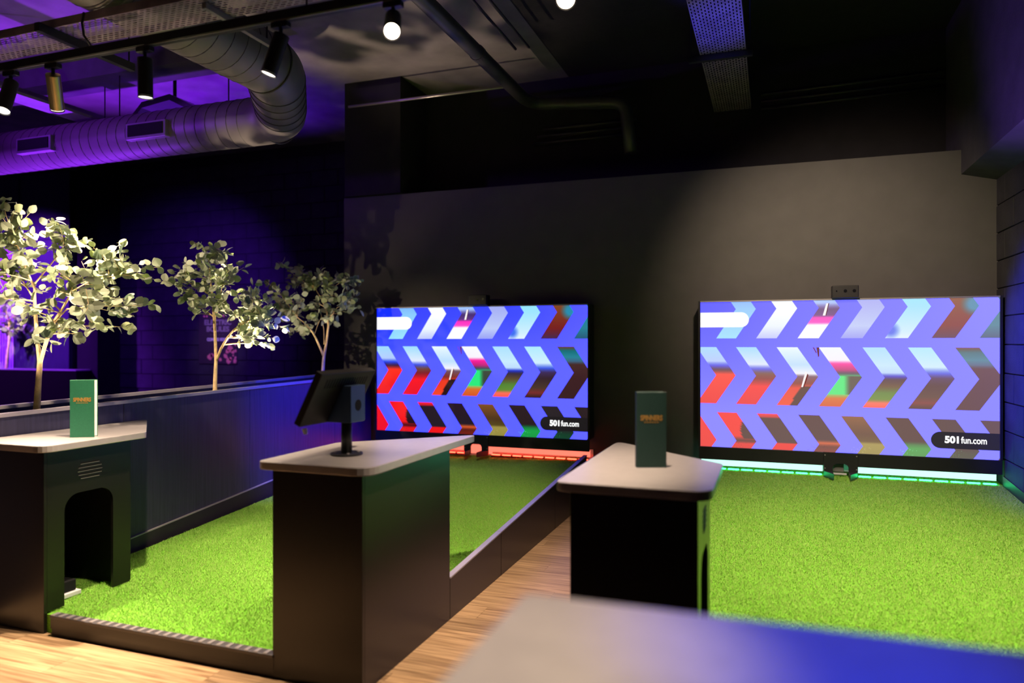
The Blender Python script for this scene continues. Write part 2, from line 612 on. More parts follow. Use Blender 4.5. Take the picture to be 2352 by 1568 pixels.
# kick board along the right wall
m = MB()
m.prism([(WX - 0.02, 2.6, 0), (WX - 0.02, 6.6, 0), (WX - 0.02, 6.6, 0.45), (WX - 0.02, 2.6, 0.18)], (0, 0, 0), (0.019, 0, 0))
struct(m.build('baseboard_right', M['skirt'], None))

# ------------------------------------------------------------------ step edge at the front of the left lane
st = thing('lane_step', (-2.78, 2.66, 0), 'low dark step with ribbed metal nosing at the front of the left lane', 'step')
box('riser', M['laminate'], st, -3.470, -2.092, 2.655, 2.672, 0.036, 0.088)
box('kick_strip', M['skirt'], st, -3.470, -2.092, 2.662, 2.672, 0.0, 0.035)
no_ = box('nosing', M['alu_dark'], st, -3.470, -2.092, 2.650, 2.700, 0.089, 0.1045, 0.003)
rb = MB().box(0, 0.022, -0.004, 0.036, 0, 0.004).build('rib', M['alu'], no_, 0.0012, seg=1)
its = [Vector((-3.464 + i * 0.0527, 2.656, 0.1040)) - ORG[no_.name] for i in range(26)]
rb.location = its[0]
rb.data.transform(Matrix.Translation(ORG[no_.name]))
copies(rb, its[1:], no_)

# ------------------------------------------------------------------ lane divider
dv = thing('lane_divider', (-1.65, 5.0, 0), 'long low dark divider board along the aisle beside the left lane', 'divider')
for a, b in ((3.5415, 4.318), (4.322, 5.54), (5.544, 6.595)):
    za, zb = 0.222 + 0.068 * (a - 3.54), 0.222 + 0.068 * (b - 3.54)
    MB().prism([(0, a, 0), (0, b, 0), (0, b, zb), (0, a, za)], (-1.664, 0, 0), (-1.636, 0, 0)).build('board', M['laminate'], dv, 0.002, seg=1)
    MB().prism([(0, a, za), (0, b, zb), (0, b, zb + 0.008), (0, a, za + 0.008)], (-1.668, 0, 0), (-1.633, 0, 0)).build('capping', M['cap'], dv)


# ------------------------------------------------------------------ counters
def rounded(poly, rad, n=5):
    out = []
    k = len(poly)
    for i in range(k):
        p0, p1, p2 = Vector(poly[i - 1]), Vector(poly[i]), Vector(poly[(i + 1) % k])
        r = rad[i] if hasattr(rad, '__len__') else rad
        d0 = (p0 - p1).normalized()
        d2 = (p2 - p1).normalized()
        a = p1 + d0 * r
        c = p1 + d2 * r
        for j in range(n + 1):
            t = j / n
            out.append((a * (1 - t) ** 2 + p1 * 2 * t * (1 - t) + c * t ** 2))
    return out


ZT = 0.97


def counter(x0, mirror, label, with_arch, wall_x=None):
    """x0: outer x of the long straight side; the arch (or plain) side faces +x; mirror puts the long side at +x"""
    sg = -1 if mirror else 1
    c = thing('lane_counter', (x0 + sg * 0.28, 2.9, 0), label, 'counter', 'wedge-shaped counters at the ends of the lanes')
    w = 0.575
    outline = [(x0, 2.62), (x0 + sg * w, 2.62), (x0 + sg * w, 3.255), (x0, 3.80)]
    if mirror:
        outline = outline[::-1]
    rr = {False: [0.04, 0.075, 0.02, 0.09], True: [0.06, 0.03, 0.05, 0.09]}[mirror]
    pts = rounded([(x, y, 0) for x, y in outline], rr)
    top = MB().prism(pts, (0, 0, ZT - 0.036), (0, 0, ZT)).build('counter_top', M['slab'], c, 0.003, seg=2)
    xi, xo = (x0 + sg * 0.05, x0 + sg * (w - 0.05)) if not mirror else (x0 - 0.052, x0 - w + 0.062)
    yb = 2.657
    ys, yl = (3.184, 3.54)
    zt = ZT - 0.0365
    t = 0.018
    # front panel, long side panel, diagonal back panel
    xa, xb = sorted((xi, xo))
    box('front_panel', M['laminate'], c, xa, xb, yb, yb + t, 0.0, zt, 0.0015)
    if mirror:
        box('side_panel', M['laminate'], c, xi - t, xi, yb + t + 0.0005, yl, 0.0, zt, 0.0015)
        box('inner_panel', M['laminate'], c, xo, xo + t, yb + t + 0.0005, ys, 0.101, zt, 0.0015)
        MB().prism([(xo, ys + 0.001, 0), (xi - t, yl - 0.02, 0), (xi - t, yl, 0), (xo, ys + 0.021, 0)], (0, 0, 0.2), (0, 0, zt)).build('back_panel', M['laminate'], c)
        return c
    box('side_panel', M['laminate'], c, xi, xi + t, yb + t + 0.0005, yl, wall_x + 0.06, zt, 0.0015)
    MB().prism([(xo - t, ys + 0.001, 0), (xi + t, yl - 0.02, 0), (xi + t, yl, 0), (xo - t, ys + 0.021, 0)], (0, 0, 0.105), (0, 0, zt)).build('back_panel', M['laminate'], c)
    # arched side facing the turf
    a0, a1 = 2.772, 3.071
    zb = 0.098 if wall_x is None else wall_x
    ztop, rad = 0.688, 0.085
    arc = []
    for j in range(9):
        an = math.pi - j * (math.pi / 2) / 8
        arc.append((a0 + rad + rad * math.cos(an), ztop - rad + rad * math.sin(an)))
    for j in range(9):
        an = math.pi / 2 - j * (math.pi / 2) / 8
        arc.append((a1 - rad + rad * math.cos(an), ztop - rad + rad * math.sin(an)))
    poly = [(yb + t + 0.0005, zb), (a0, zb)] + arc + [(a1, zb), (ys, zb), (ys, zt), (yb + t + 0.0005, zt)]
    ap = MB().prism([(0, y, z) for y, z in poly], (xo - t, 0, 0), (xo, 0, 0)).build('arch_panel', M['laminate'], c)
    cy, cz = 2.924, 0.805
    for i in range(5):
        hz = cz + (2 - i) * 0.0195
        hw = math.sqrt(max(0.0001, 0.075 ** 2 - ((2 - i) * 0.0195 * 1.25) ** 2))
        MB().box(xo - 0.004, xo + 0.0015, cy - hw, cy + hw, hz - 0.0045, hz + 0.0045).build('grille_slot', M['laminate_in'], ap, 0.001, seg=1)
        MB().box(xo - 0.002, xo + 0.0025, cy - hw, cy + hw, hz - 0.0072, hz - 0.0047).build('grille_lip', M['slab_dark'], ap)
    # dark lining so the arch reads as a hollow
    box('lining', M['laminate_in'], c, xi + t + 0.002, xi + t + 0.008, yb + t + 0.002, ys - 0.01, zb + 0.003, zt - 0.01)
    box('lining', M['laminate_in'], c, xi + t + 0.009, xo - t - 0.002, a0 + 0.36, a0 + 0.366, zb + 0.003, zt - 0.01)
    return c


cl = counter(-4.045, False, 'wedge-shaped counter with an arch opening at the turf beside the planter', True, 0.106)
cc = counter(-1.585, True, 'wedge-shaped counter carrying the tilted touchscreen monitor', False)
cr_ = counter(-0.775, False, 'wedge-shaped counter between the wooden aisle and the green-lit lane', True, 0.12)

# things inside the arch of the left counter
bx_ = thing('ball_sensor', (-3.64, 2.93, 0.1), 'small white and black device on the turf inside the counter arch', 'device')
box('body', M['laminate_in'], bx_, -3.74, -3.63, 2.80, 2.93, 0.128, 0.19, 0.006)
box('base_plate', M['white_plastic'], bx_, -3.75, -3.615, 2.79, 2.95, 0.101, 0.127, 0.004)

# ------------------------------------------------------------------ foreground table
ft = thing('high_table', (0.35, 0.7, 0), 'blurred grey table top close to the camera, lit violet and blue', 'table')
MB().prism(rounded([(-0.368, 0.10, 0), (1.15, 0.10, 0), (1.15, 1.108, 0), (-0.368, 1.086, 0)], 0.02), (0, 0, 1.062), (0, 0, 1.10)).build('table_top', M['slab_dark'], ft, 0.002)
for px_, py_ in ((-0.28, 0.2), (1.05, 0.2), (1.05, 1.0), (-0.28, 1.0)):
    box('leg', M['black_metal'], ft, px_ - 0.025, px_ + 0.025, py_ - 0.025, py_ + 0.025, 0.0, 1.0615, 0.004)

# ------------------------------------------------------------------ planter
PX = -4.065
pt = thing('planter', (PX - 0.22, 4.5, 0), 'long waist-high planter box with grained grey front holding three trees', 'planter')


def ptop(y):
    return 1.098 + 0.0152 * (y - 2.8)


yb_ = [2.2, 3.63, 4.86, 6.09, 6.78]
for a, b in zip(yb_[:-1], yb_[1:]):
    m = MB().prism([(0, a + 0.0015, 0.0), (0, b - 0.0015, 0.0), (0, b - 0.0015, ptop(b) - 0.022), (0, a + 0.0015, ptop(a) - 0.022)], (PX - 0.02, 0, 0), (PX, 0, 0))
    m.build('front_board', M['panel'], pt, 0.001, seg=1)
m = MB().prism([(0, 2.2, ptop(2.2) - 0.021), (0, 6.78, ptop(6.78) - 0.021), (0, 6.78, ptop(6.78)), (0, 2.2, ptop(2.2))], (PX - 0.03, 0, 0), (PX + 0.012, 0, 0))
m.build('front_capping', M['cap'], pt)
m = MB().prism([(0, 2.2, 0), (0, 6.78, 0), (0, 6.78, ptop(6.78) - 0.016), (0, 2.2, ptop(2.2) - 0.016)], (PX - 0.42, 0, 0), (PX - 0.40, 0, 0))
m.build('back_board', M['panel'], pt)
m = MB().prism([(0, 2.2, ptop(2.2) - 0.015), (0, 6.78, ptop(6.78) - 0.015), (0, 6.78, ptop(6.78) + 0.006), (0, 2.2, ptop(2.2) + 0.006)], (PX - 0.44, 0, 0), (PX - 0.385, 0, 0))
m.build('back_capping', M['cap'], pt)
box('soil', M['soil'], pt, PX - 0.399, PX - 0.021, 2.2, 6.78, 0.9, 1.02)
m = MB()
sk = [(3.30, 0.172), (3.67, 0.175), (5.09, 0.30), (6.62, 0.42)]
m.prism([(0, 3.30, 0.0), (0, 6.62, 0.0)] + [(0, y, z) for y, z in sk[::-1]], (PX + 0.0005, 0, 0), (PX + 0.014, 0, 0))
m.build('skirting', M['skirt'], pt)
m = MB()
for (y0, z0), (y1, z1) in zip(sk[:-1], sk[1:]):
    m.prism([(0, y0, z0), (0, y1, z1), (0, y1, z1 + 0.008), (0, y0, z0 + 0.008)], (PX + 0.0005, 0, 0), (PX + 0.016, 0, 0))
m.build('skirting_trim', M['cap'], pt)

# far planter ledge under the violet wall
fp = thing('far_planter', (-11.4, 8.1, 0), 'dark low planter in front of the violet ribbed wall', 'planter')
box('body', M['laminate'], fp, -13.5, -9.85, 7.95, 8.19, 0, 1.06, 0.004)
box('capping', M['cap'], fp, -13.5, -9.85, 7.94, 8.195, 1.0605, 1.078, 0.003)


# ------------------------------------------------------------------ trees
def leaf_mesh(i, L, Wd, cup, bend):
    """one round leaf lying along +x with a short stalk"""
    prof = [(0.0, 0.06), (0.16, 0.62), (0.40, 0.98), (0.65, 0.94), (0.86, 0.60), (1.0, 0.08)]
    vs, fs = [], []
    st_ = 0.012
    for t, w in prof:
        x = st_ + t * L
        z = -bend * t * t * L
        hw = w * Wd / 2
        vs += [(x, -hw, z + cup * w * Wd * 0.5), (x, 0, z), (x, hw, z + cup * w * Wd * 0.5)]
    for k in range(len(prof) - 1):
        a = 3 * k
        fs += [(a, a + 1, a + 4, a + 3), (a + 1, a + 2, a + 5, a + 4)]
    k = len(vs)
    vs += [(-0.004, -0.001, 0), (-0.004, 0.001, 0), (st_ + 0.002, 0.001, 0.0005), (st_ + 0.002, -0.001, 0.0005)]
    fs.append((k, k + 1, k + 2, k + 3))
    me = bpy.data.meshes.new('leaf')
    me.from_pydata(vs, [], fs)
    for p in me.polygons:
        p.use_smooth = True
    me.materials.append(M['leaf'][i % 3])
    return me


LEAVES = [leaf_mesh(0, 0.066, 0.062, 0.10, 0.1), leaf_mesh(1, 0.060, 0.054, 0.18, 0.25), leaf_mesh(2, 0.062, 0.060, 0.14, 0.15),
          leaf_mesh(0, 0.074, 0.048, 0.12, 0.35), leaf_mesh(1, 0.052, 0.052, 0.08, 0.05), leaf_mesh(2, 0.070, 0.056, 0.2, 0.2)]
CR = Vector((math.cos(R(19.878)), math.sin(R(19.878)), 0))
CF = Vector((-math.sin(R(19.878)), math.cos(R(19.878)), 0))


def tree(base, unit, trunks, tips, label, nleaf, seed, spread=0.20, leafscale=1.0, group='trees standing in the long planter'):
    """trunks / tips are laid out in the tree's own plane: (across, up) in units of `unit` metres from the foot"""
    rd = random.Random(seed)
    root = thing('indoor_tree', base, label, 'tree', group)
    B = Vector(base)

    def P(a, b, w=0.0):
        return B + CR * (a * unit) + Vector((0, 0, b * unit)) + CF * w

    nodes = []
    for tr in trunks:
        path = [P(a, b, w) for a, b, w, r in tr]
        rad = [r for a, b, w, r in tr]
        # finer path
        pp, rr = [], []
        for k in range(len(path) - 1):
            for j in range(3):
                t = j / 3
                pp.append(path[k].lerp(path[k + 1], t))
                rr.append(rad[k] * (1 - t) + rad[k + 1] * t)
        pp.append(path[-1])
        rr.append(rad[-1])
        MB().tube(pp, rr, 10).build('branch' if tr is not trunks[0] else 'trunk', M['bark'], root, smooth=True)
        for k, p in enumerate(pp):
            if (p - B).z > 0.16:
                nodes.append((p, rr[k]))
    twigs = MB()
    spots__ = []
    for a, b in tips:
        w = rd.gauss(0, spread)
        tip = P(a, b, w)
        best = min(nodes, key=lambda n: (n[0] - tip).length + max(0, (n[0].z - tip.z)) * 1.2)
        p0 = best[0]
        mid = p0.lerp(tip, 0.55) + Vector((rd.gauss(0, .02), rd.gauss(0, .02), 0.02 + rd.gauss(0, .02)))
        path = []
        for j in range(7):
            t = j / 6
            path.append(p0 * (1 - t) ** 2 + mid * 2 * t * (1 - t) + tip * t * t)
        twigs.tube(path, [max(0.0012, min(best[1] * 0.7, 0.006) * (1 - j / 6.5)) for j in range(7)], 5, cap=False)
        ln = (tip - p0).length
        d = (path[-1] - path[-2]).normalized()
        k = max(4, min(13, int(nleaf / len(tips) + rd.uniform(-0.5, 1.5))))
        for j in range(k):
            back = j * 0.020
            q = tip - d * back + Vector((rd.gauss(0, .008), rd.gauss(0, .008), rd.gauss(0, .008)))
            spots__.append((q, d, j))
    twigs.build('twigs', M['bark'], root, smooth=True)
    rd.shuffle(spots__)
    main, rest = spots__[:300], spots__[300:]

    def xf(q, d, j):
        # leaf axis: mostly outward from the twig, random roll
        ax = (d * rd.uniform(-0.2, 0.9) + Vector((rd.gauss(0, .7), rd.gauss(0, .7), rd.gauss(0, .55)))).normalized()
        nrm = Vector((rd.gauss(0, .6), rd.gauss(0, .6) - 0.35, rd.gauss(0.35, .6)))
        nrm = (nrm - ax * nrm.dot(ax)).normalized()
        y = nrm.cross(ax)
        s = rd.uniform(0.75, 1.15) * leafscale
        return Matrix(((ax.x * s, y.x * s, nrm.x * s, q.x - B.x), (ax.y * s, y.y * s, nrm.y * s, q.y - B.y), (ax.z * s, y.z * s, nrm.z * s, q.z - B.z), (0, 0, 0, 1)))

    for q, d, j in main:
        o = bpy.data.objects.new('leaf', LEAVES[rd.randrange(len(LEAVES))])
        COL.objects.link(o)
        o.parent = root
        o.matrix_local = xf(q, d, j)
    if rest:
        vs, fs = [], []
        for q, d, j in rest:
            me = LEAVES[rd.randrange(len(LEAVES))]
            mt = xf(q, d, j)
            k = len(vs)
            vs += [tuple(mt @ v.co) for v in me.vertices]
            fs += [[i + k for i in p.vertices] for p in me.polygons]
        me = bpy.data.meshes.new('leaves')
        me.from_pydata(vs, [], fs)
        me.materials.append(M['leaf'][0])
        o = bpy.data.objects.new('leaves', me)
        COL.objects.link(o)
        o.parent = root
        o['kind'] = 'stuff'
    return root


def T(pts, bx, by):
    return [(x - bx, by - y) for x, y in pts]


def TR(pts, bx, by):
    return [(x - bx, by - y, w, r) for x, y, w, r in pts]


F_ = 1651.4
TX = PX - 0.20
# nearest tree
d1 = 4.435
tips1 = [(20, 470), (48, 463), (60, 488), (80, 490), (10, 512), (72, 515), (30, 500), (118, 524), (138, 512), (160, 520), (142, 545), (108, 545), (88, 560),
         (60, 560), (10, 570), (3, 600), (25, 640), (45, 662), (12, 655), (30, 620), (-14, 560), (-18, 620), (-10, 690), (80, 600), (118, 610), (150, 572), (168, 590), (130, 640), (150, 640), (160, 672),
         (95, 690), (88, 712), (108, 728), (132, 708), (150, 742), (165, 757), (190, 600), (192, 562), (215, 600), (235, 592), (250, 577), (265, 553), (260, 590),
         (282, 600), (300, 610), (325, 605), (330, 638), (300, 640), (280, 650), (258, 662), (290, 690), (312, 700), (270, 702), (250, 722), (275, 722), (230, 742),
         (255, 752), (200, 748), (200, 768), (140, 777), (182, 740), (220, 690), (240, 680), (205, 652), (178, 625), (60, 640), (100, 575), (40, 590)]
b1 = (86, 964)
tree((-4.265, 3.175, 1.02), d1 / F_,
     [TR([(84, 966, 0, .021), (88, 900, 0, .018), (93, 830, 0, .0145), (86, 795, .01, .0115), (80, 754, .02, .0110), (74, 707, .03, .010), (73, 660, .03, .007), (60, 615, .0, .005), (45, 540, -.05, .003)], *b1),
      TR([(94, 832, 0, .0115), (105, 800, -.01, .0108), (117, 778, -.03, .0115), (130, 750, -.05, .010), (155, 715, -.06, .008), (176, 680, -.06, .006), (182, 650, -.05, .004)], *b1),
      TR([(138, 740, -.05, .006), (182, 712, -.12, .0045), (238, 706, -.15, .003)], *b1),
      TR([(178, 672, -.06, .0045), (214, 645, -.02, .004), (270, 630, .03, .0025)], *b1),
      TR([(117, 778, -.03, .006), (116, 752, .05, .004), (110, 725, .09, .0025)], *b1),
      TR([(74, 690, .03, .006), (40, 645, .06, .004), (5, 620, .1, .0025)], *b1),
      TR([(74, 650, .03, .005), (110, 600, .05, .004), (130, 560, .08, .0025)], *b1)],
     T(tips1, *b1), 'nearest and largest round-leaved tree with a forked pale trunk, left of the other planter trees', 640, 11, 0.17)
# middle tree
d2 = 5.85
tips2 = [(455, 572), (475, 566), (495, 562), (510, 574), (520, 582), (460, 600), (490, 600), (515, 606), (430, 602), (440, 614), (396, 627), (405, 642), (420, 636),
         (402, 652), (425, 662), (428, 682), (445, 666), (455, 636), (470, 640), (500, 630), (520, 640), (545, 640), (560, 614), (550, 628), (465, 660), (490, 665),
         (515, 672), (470, 690), (500, 690), (424, 700), (440, 714), (456, 722), (520, 690), (540, 692), (530, 708), (500, 716), (480, 620), (535, 660), (565, 672), (578, 660), (560, 692),
         (585, 682), (598, 664), (607, 682), (560, 722), (580, 716), (600, 710), (620, 702), (560, 752), (577, 762), (592, 760), (600, 742), (622, 742), (600, 777),
         (625, 776), (612, 794), (590, 776), (542, 752), (576, 736), (645, 730), (640, 750)]
b2 = (493, 918)
tree((-4.265, 4.68, 1.03), d2 / F_,
     [TR([(493, 925, 0, .020), (494, 880, 0, .017), (496, 828, 0, .0135), (493, 768, .01, .012), (489, 730, .02, .010), (486, 690, .02, .008), (483, 640, .0, .005), (482, 590, -.03, .003)], *b2),
      TR([(497, 828, 0, .011), (510, 800, -.02, .0105), (527, 775, -.04, .010), (545, 755, -.05, .007), (567, 742, -.06, .006), (605, 725, -.06, .004)], *b2),
      TR([(528, 775, -.04, .007), (543, 750, .02, .005), (570, 715, .06, .0025)], *b2),
      TR([(493, 760, .01, .007), (499, 728, -.04, .005), (520, 660, -.08, .0025)], *b2),
      TR([(488, 728, .02, .006), (470, 715, .05, .004), (440, 700, .08, .0025)], *b2),
      TR([(485, 680, .02, .005), (445, 658, .05, .004), (415, 640, .08, .0025)], *b2)],
     T(tips2, *b2), 'middle tree of the planter, standing before the coming-soon poster', 600, 23, 0.16)
# furthest planter tree
d3 = 7.26
tips3 = [(660, 606), (670, 616), (663, 636), (675, 640), (685, 610), (695, 620), (680, 655), (700, 660), (665, 650), (715, 622), (735, 620), (745, 632), (725, 640),
         (760, 640), (780, 636), (800, 636), (815, 636), (828, 642), (805, 650), (820, 666), (790, 660), (770, 656), (750, 660), (740, 680), (760, 690), (780, 682),
         (800, 682), (815, 692), (824, 706), (790, 700), (770, 710), (800, 716), (780, 722), (760, 732), (764, 742), (716, 690), (720, 710), (730, 700), (705, 682),
         (690, 682), (665, 682), (650, 672), (640, 672), (626, 660), (630, 682), (650, 692), (640, 702), (660, 702), (670, 716), (652, 726), (640, 737), (690, 722),
         (700, 737), (718, 733), (670, 766), (685, 762), (695, 756), (632, 650), (680, 692), (712, 655)]
b3 = (745, 887)
tree((-4.265, 6.18, 1.05), d3 / F_,
     [TR([(744, 895, 0, .020), (745, 850, 0, .017), (747, 820, 0, .0155), (753, 785, .0, .012), (757, 748, .01, .011), (753, 716, .02, .008), (740, 684, .02, .006), (727, 662, .0, .004)], *b3),
      TR([(747, 818, 0, .013), (738, 795, -.01, .0115), (730, 776, -.02, .010), (722, 761, -.03, .008), (707, 742, -.05, .006), (690, 728, -.06, .0035)], *b3),
      TR([(722, 762, -.03, .006), (705, 748, .02, .005), (690, 745, .04, .004), (665, 735, .06, .0025)], *b3),
      TR([(755, 735, .01, .006), (775, 705, .05, .004), (800, 695, .08, .0025)], *b3),
      TR([(748, 790, 0, .006), (744, 755, .05, .004), (735, 715, .08, .0025)], *b3),
      TR([(726, 770, -.02, .004), (730, 748, .03, .003), (738, 725, .06, .002)], *b3),
      TR([(745, 692, .02, .005), (765, 665, -.05, .003), (795, 645, -.08, .002)], *b3)],
     T(tips3, *b3), 'slim tree at the far end of the planter, behind the touchscreen monitor', 600, 35, 0.16)
# small tree in the far planter
d4 = 11.55
tips4 = [(-20, 700), (-5, 690), (10, 700), (25, 695), (40, 705), (55, 715), (45, 730), (60, 735), (30, 720), (15, 725), (0, 720), (-15, 725), (20, 740), (50, 755), (60, 760), (40, 745), (-10, 745), (10, 760), (-25, 740), (35, 765), (-5, 762), (-40, 730), (-45, 710)]
b4 = (15, 847)
tree((-11.52, 8.06, 1.079), d4 / F_,
     [TR([(15, 852, 0, .022), (18, 820, 0, .020), (23, 780, 0, .018), (22, 740, 0, .014), (15, 710, 0, .008)], *b4),
      TR([(22, 742, 0, .010), (5, 730, .1, .007), (-15, 720, .1, .004)], *b4),
      TR([(22, 740, 0, .010), (40, 728, -.1, .006), (55, 722, -.1, .003)], *b4)],
     T(tips4, *b4), 'small distant tree with cream leaves in front of the violet ribbed wall', 150, 47, 0.05, 1.5, group='tree in the far planter')


# planter uplights, one by each tree
def uplight(x, y, z, tgt, e, label, ang=100):
    u = thing('planter_uplight', (x, y, z), label, 'lamp', 'spotlights hidden in the planter')
    MB().tube([(x, y, z), (x, y, z + 0.035)], 0.03, 14).build('housing', M['black_metal'], u)
    MB().tube([(x, y, z + 0.0352), (x, y, z + 0.0372)], 0.022, 14).build('lens', M['lens_side'], u)
    spot('uplight_beam', (x, y, z + 0.05), tgt, e, WARM, ang, 0.6, 0.015, u)


uplight(-4.16, 3.62, 1.0205, (-4.30, 3.30, 2.2), 60, 'small uplight in the planter soil between the nearest and middle tree', 95)
uplight(-4.17, 4.80, 1.0205, (-3.35, 5.25, 4.3), 300, 'small uplight in the planter soil at the foot of the middle tree', 60)
uplight(-4.16, 5.75, 1.0205, (-4.25, 6.0, 2.2), 22, 'small uplight in the planter soil at the foot of the far tree', 80)
uplight(-4.16, 2.75, 1.0205, (-4.30, 3.05, 2.2), 60, 'small uplight in the planter soil just before the nearest tree', 95)

# ------------------------------------------------------------------ poster
po = thing('wall_poster', (-7.78, 8.6, 1.2), 'dark event poster reading coming soon on the blockwork wall', 'poster')
PXL, PXR = -8.13, -7.42
box('sheet', M['poster'], po, PXL, PXR, 8.595, 8.606, 1.175, 2.12)


def poster_text(t, z, width, size, m_, bold=0.004):
    place_text('lettering', t, size, m_, po, frame_from(((PXL + PXR) / 2, 8.5935, z), (1, 0, 0), (0, 0, 1)), width, bold)


poster_text('ELECTRIC', 1.79, 0.50, 0.105, M['poster_grey'])
poster_text('BOULES', 1.69, 0.42, 0.105, M['poster_grey'])
poster_text('COMING SOON', 1.535, 0.40, 0.062, M['poster_white'], 0.003)
rd = random.Random(3)
for k in range(5):
    box('print_mark', M['poster_grey'], po, -7.91 + k * 0.055, -7.90 + k * 0.055, 8.593, 8.5945, 1.605, 1.613)


def blob(cx, cz, r_, seed):
    q = random.Random(seed)
    pts = []
    for i in range(18):
        a = 2 * math.pi * i / 18
        rr = r_ * q.uniform(0.72, 1.12)
        pts.append((cx + rr * math.cos(a), 8.5945, cz + rr * math.sin(a)))
    MB().prism(pts, (0, 0, 0), (0, -0.001, 0)).build('coral_print', M['poster_pink'], po)


for k, (x, z, r_) in enumerate([(-7.55, 1.40, 0.055), (-7.60, 1.36, 0.035), (-7.50, 1.36, 0.035), (-7.45, 1.37, 0.025), (-7.63, 1.29, 0.04), (-7.92, 1.275, 0.05), (-7.88, 1.30, 0.035),
                                (-7.73, 1.24, 0.03), (-7.57, 1.22, 0.05), (-7.54, 1.25, 0.03), (-7.46, 1.22, 0.035), (-7.45, 1.27, 0.02), (-7.45, 1.46, 0.022), (-7.68, 1.42, 0.012), (-7.49, 1.30, 0.015),
                                (-8.03, 1.885, 0.018), (-7.98, 1.885, 0.018), (-7.67, 1.89, 0.018)]):
    blob(x, z, r_, k)


# ------------------------------------------------------------------ LED screens
def lerp3(a, b, t):
    return tuple(a[i] * (1 - t) + b[i] * t for i in range(3))


def grad(stops, t):
    if t <= stops[0][0]:
        return stops[0][1]
    for (t0, c0), (t1, c1) in zip(stops[:-1], stops[1:]):
        if t <= t1:
            return lerp3(c0, c1, (t - t0) / max(1e-6, t1 - t0))
    return stops[-1][1]


Wh = (255, 255, 255)
Cy = (150, 215, 255)
Bl = (25, 55, 225)
Dk = (38, 26, 30)
Rd = (250, 22, 20)
Or = (250, 80, 30)
Ol = (95, 105, 45)
Br = (120, 60, 40)
Tl = (40, 130, 160)
Gr = (30, 225, 120)
ROW1 = [[(0, (80, 130, 255)), (.5, (130, 200, 255)), (1, (150, 225, 255))], [(0, (225, 240, 255)), (.5, Wh), (.8, (235, 245, 255)), (1, (190, 200, 255))],
        [(0, (235, 235, 255)), (.25, (150, 220, 255)), (.42, (160, 190, 250)), (.52, (60, 30, 110)), (.62, (90, 40, 130)), (.66, (255, 30, 190)), (.74, (255, 60, 200)), (.78, Wh), (1, Wh)],
        [(0, (120, 210, 255)), (.4, (165, 175, 245)), (.8, (190, 205, 250)), (1, (150, 160, 245))], [(0, (120, 235, 250)), (.5, (160, 230, 255)), (.9, (210, 240, 255)), (1, (230, 245, 255))],
        [(0, (95, 75, 30)), (.4, (130, 70, 35)), (.8, (120, 30, 30)), (1, (70, 40, 80))], [(0, (20, 120, 140)), (.8, (40, 130, 150)), (1, (40, 90, 120))]]
ROW2 = [[(0, (160, 220, 255)), (.25, (180, 205, 255)), (.33, (30, 60, 230)), (.40, (70, 30, 60)), (.48, (255, 50, 30)), (1, (240, 15, 25))],
        [(0, (155, 220, 255)), (.3, (225, 235, 255)), (.38, (60, 80, 230)), (.46, (110, 70, 60)), (.55, (130, 30, 35)), (.68, (250, 25, 35)), (1, (235, 20, 40))],
        [(0, (235, 250, 255)), (.3, (190, 225, 255)), (.45, (245, 245, 255)), (.5, (110, 80, 100)), (.62, (130, 45, 35)), (.7, (235, 55, 30)), (1, (245, 70, 30))],
        [(0, (245, 250, 255)), (.22, (250, 245, 255)), (.28, (255, 30, 160)), (.38, (190, 30, 120)), (.44, (60, 70, 90)), (.50, (40, 230, 120)), (.66, (50, 235, 130)), (.78, (120, 220, 120)), (.86, (220, 110, 40)), (1, (215, 85, 35))],
        [(0, (170, 225, 255)), (.3, (200, 235, 255)), (.42, (190, 220, 255)), (.48, (20, 40, 200)), (.53, (50, 35, 60)), (.64, (90, 70, 40)), (.75, (80, 130, 50)), (.86, (95, 140, 50)), (.92, (255, 110, 90)), (1, (255, 90, 80))],
        [(0, (175, 235, 255)), (.32, (210, 240, 255)), (.42, (60, 90, 230)), (.5, (60, 40, 90)), (.62, (50, 30, 40)), (.8, (70, 50, 40)), (.9, (120, 40, 40)), (1, (40, 25, 30))],
        [(0, (110, 60, 40)), (.08, (20, 110, 120)), (.2, (40, 130, 150)), (.28, (60, 100, 130)), (.34, (70, 40, 40)), (.6, (60, 30, 35)), (1, (55, 28, 32))]]
ROW3 = [[(0, Rd), (1, (230, 15, 15))], [(0, (250, 20, 20)), (.42, (245, 25, 15)), (.5, (60, 12, 10)), (.55, (230, 20, 20)), (1, (220, 20, 30))],
        [(0, (255, 30, 50)), (.06, (200, 30, 40)), (.08, (38, 26, 32)), (.5, (34, 24, 34)), (.52, (240, 20, 20)), (1, (230, 20, 20))],
        [(0, (40, 20, 32)), (.42, (32, 22, 34)), (.48, (215, 90, 40)), (.54, (90, 25, 15)), (1, (240, 60, 30))],
        [(0, (130, 80, 35)), (.3, (75, 50, 25)), (.42, (85, 70, 25)), (.46, (160, 145, 70)), (1, (130, 130, 55))],
        [(0, (45, 28, 34)), (.38, (40, 26, 30)), (.44, (20, 120, 60)), (.5, (20, 160, 70)), (1, (20, 130, 60))],
        [(0, (40, 30, 36)), (.45, (34, 30, 36)), (.55, (20, 60, 40)), (1, (20, 90, 60))], [(0, (44, 30, 34)), (1, (36, 28, 34))]]


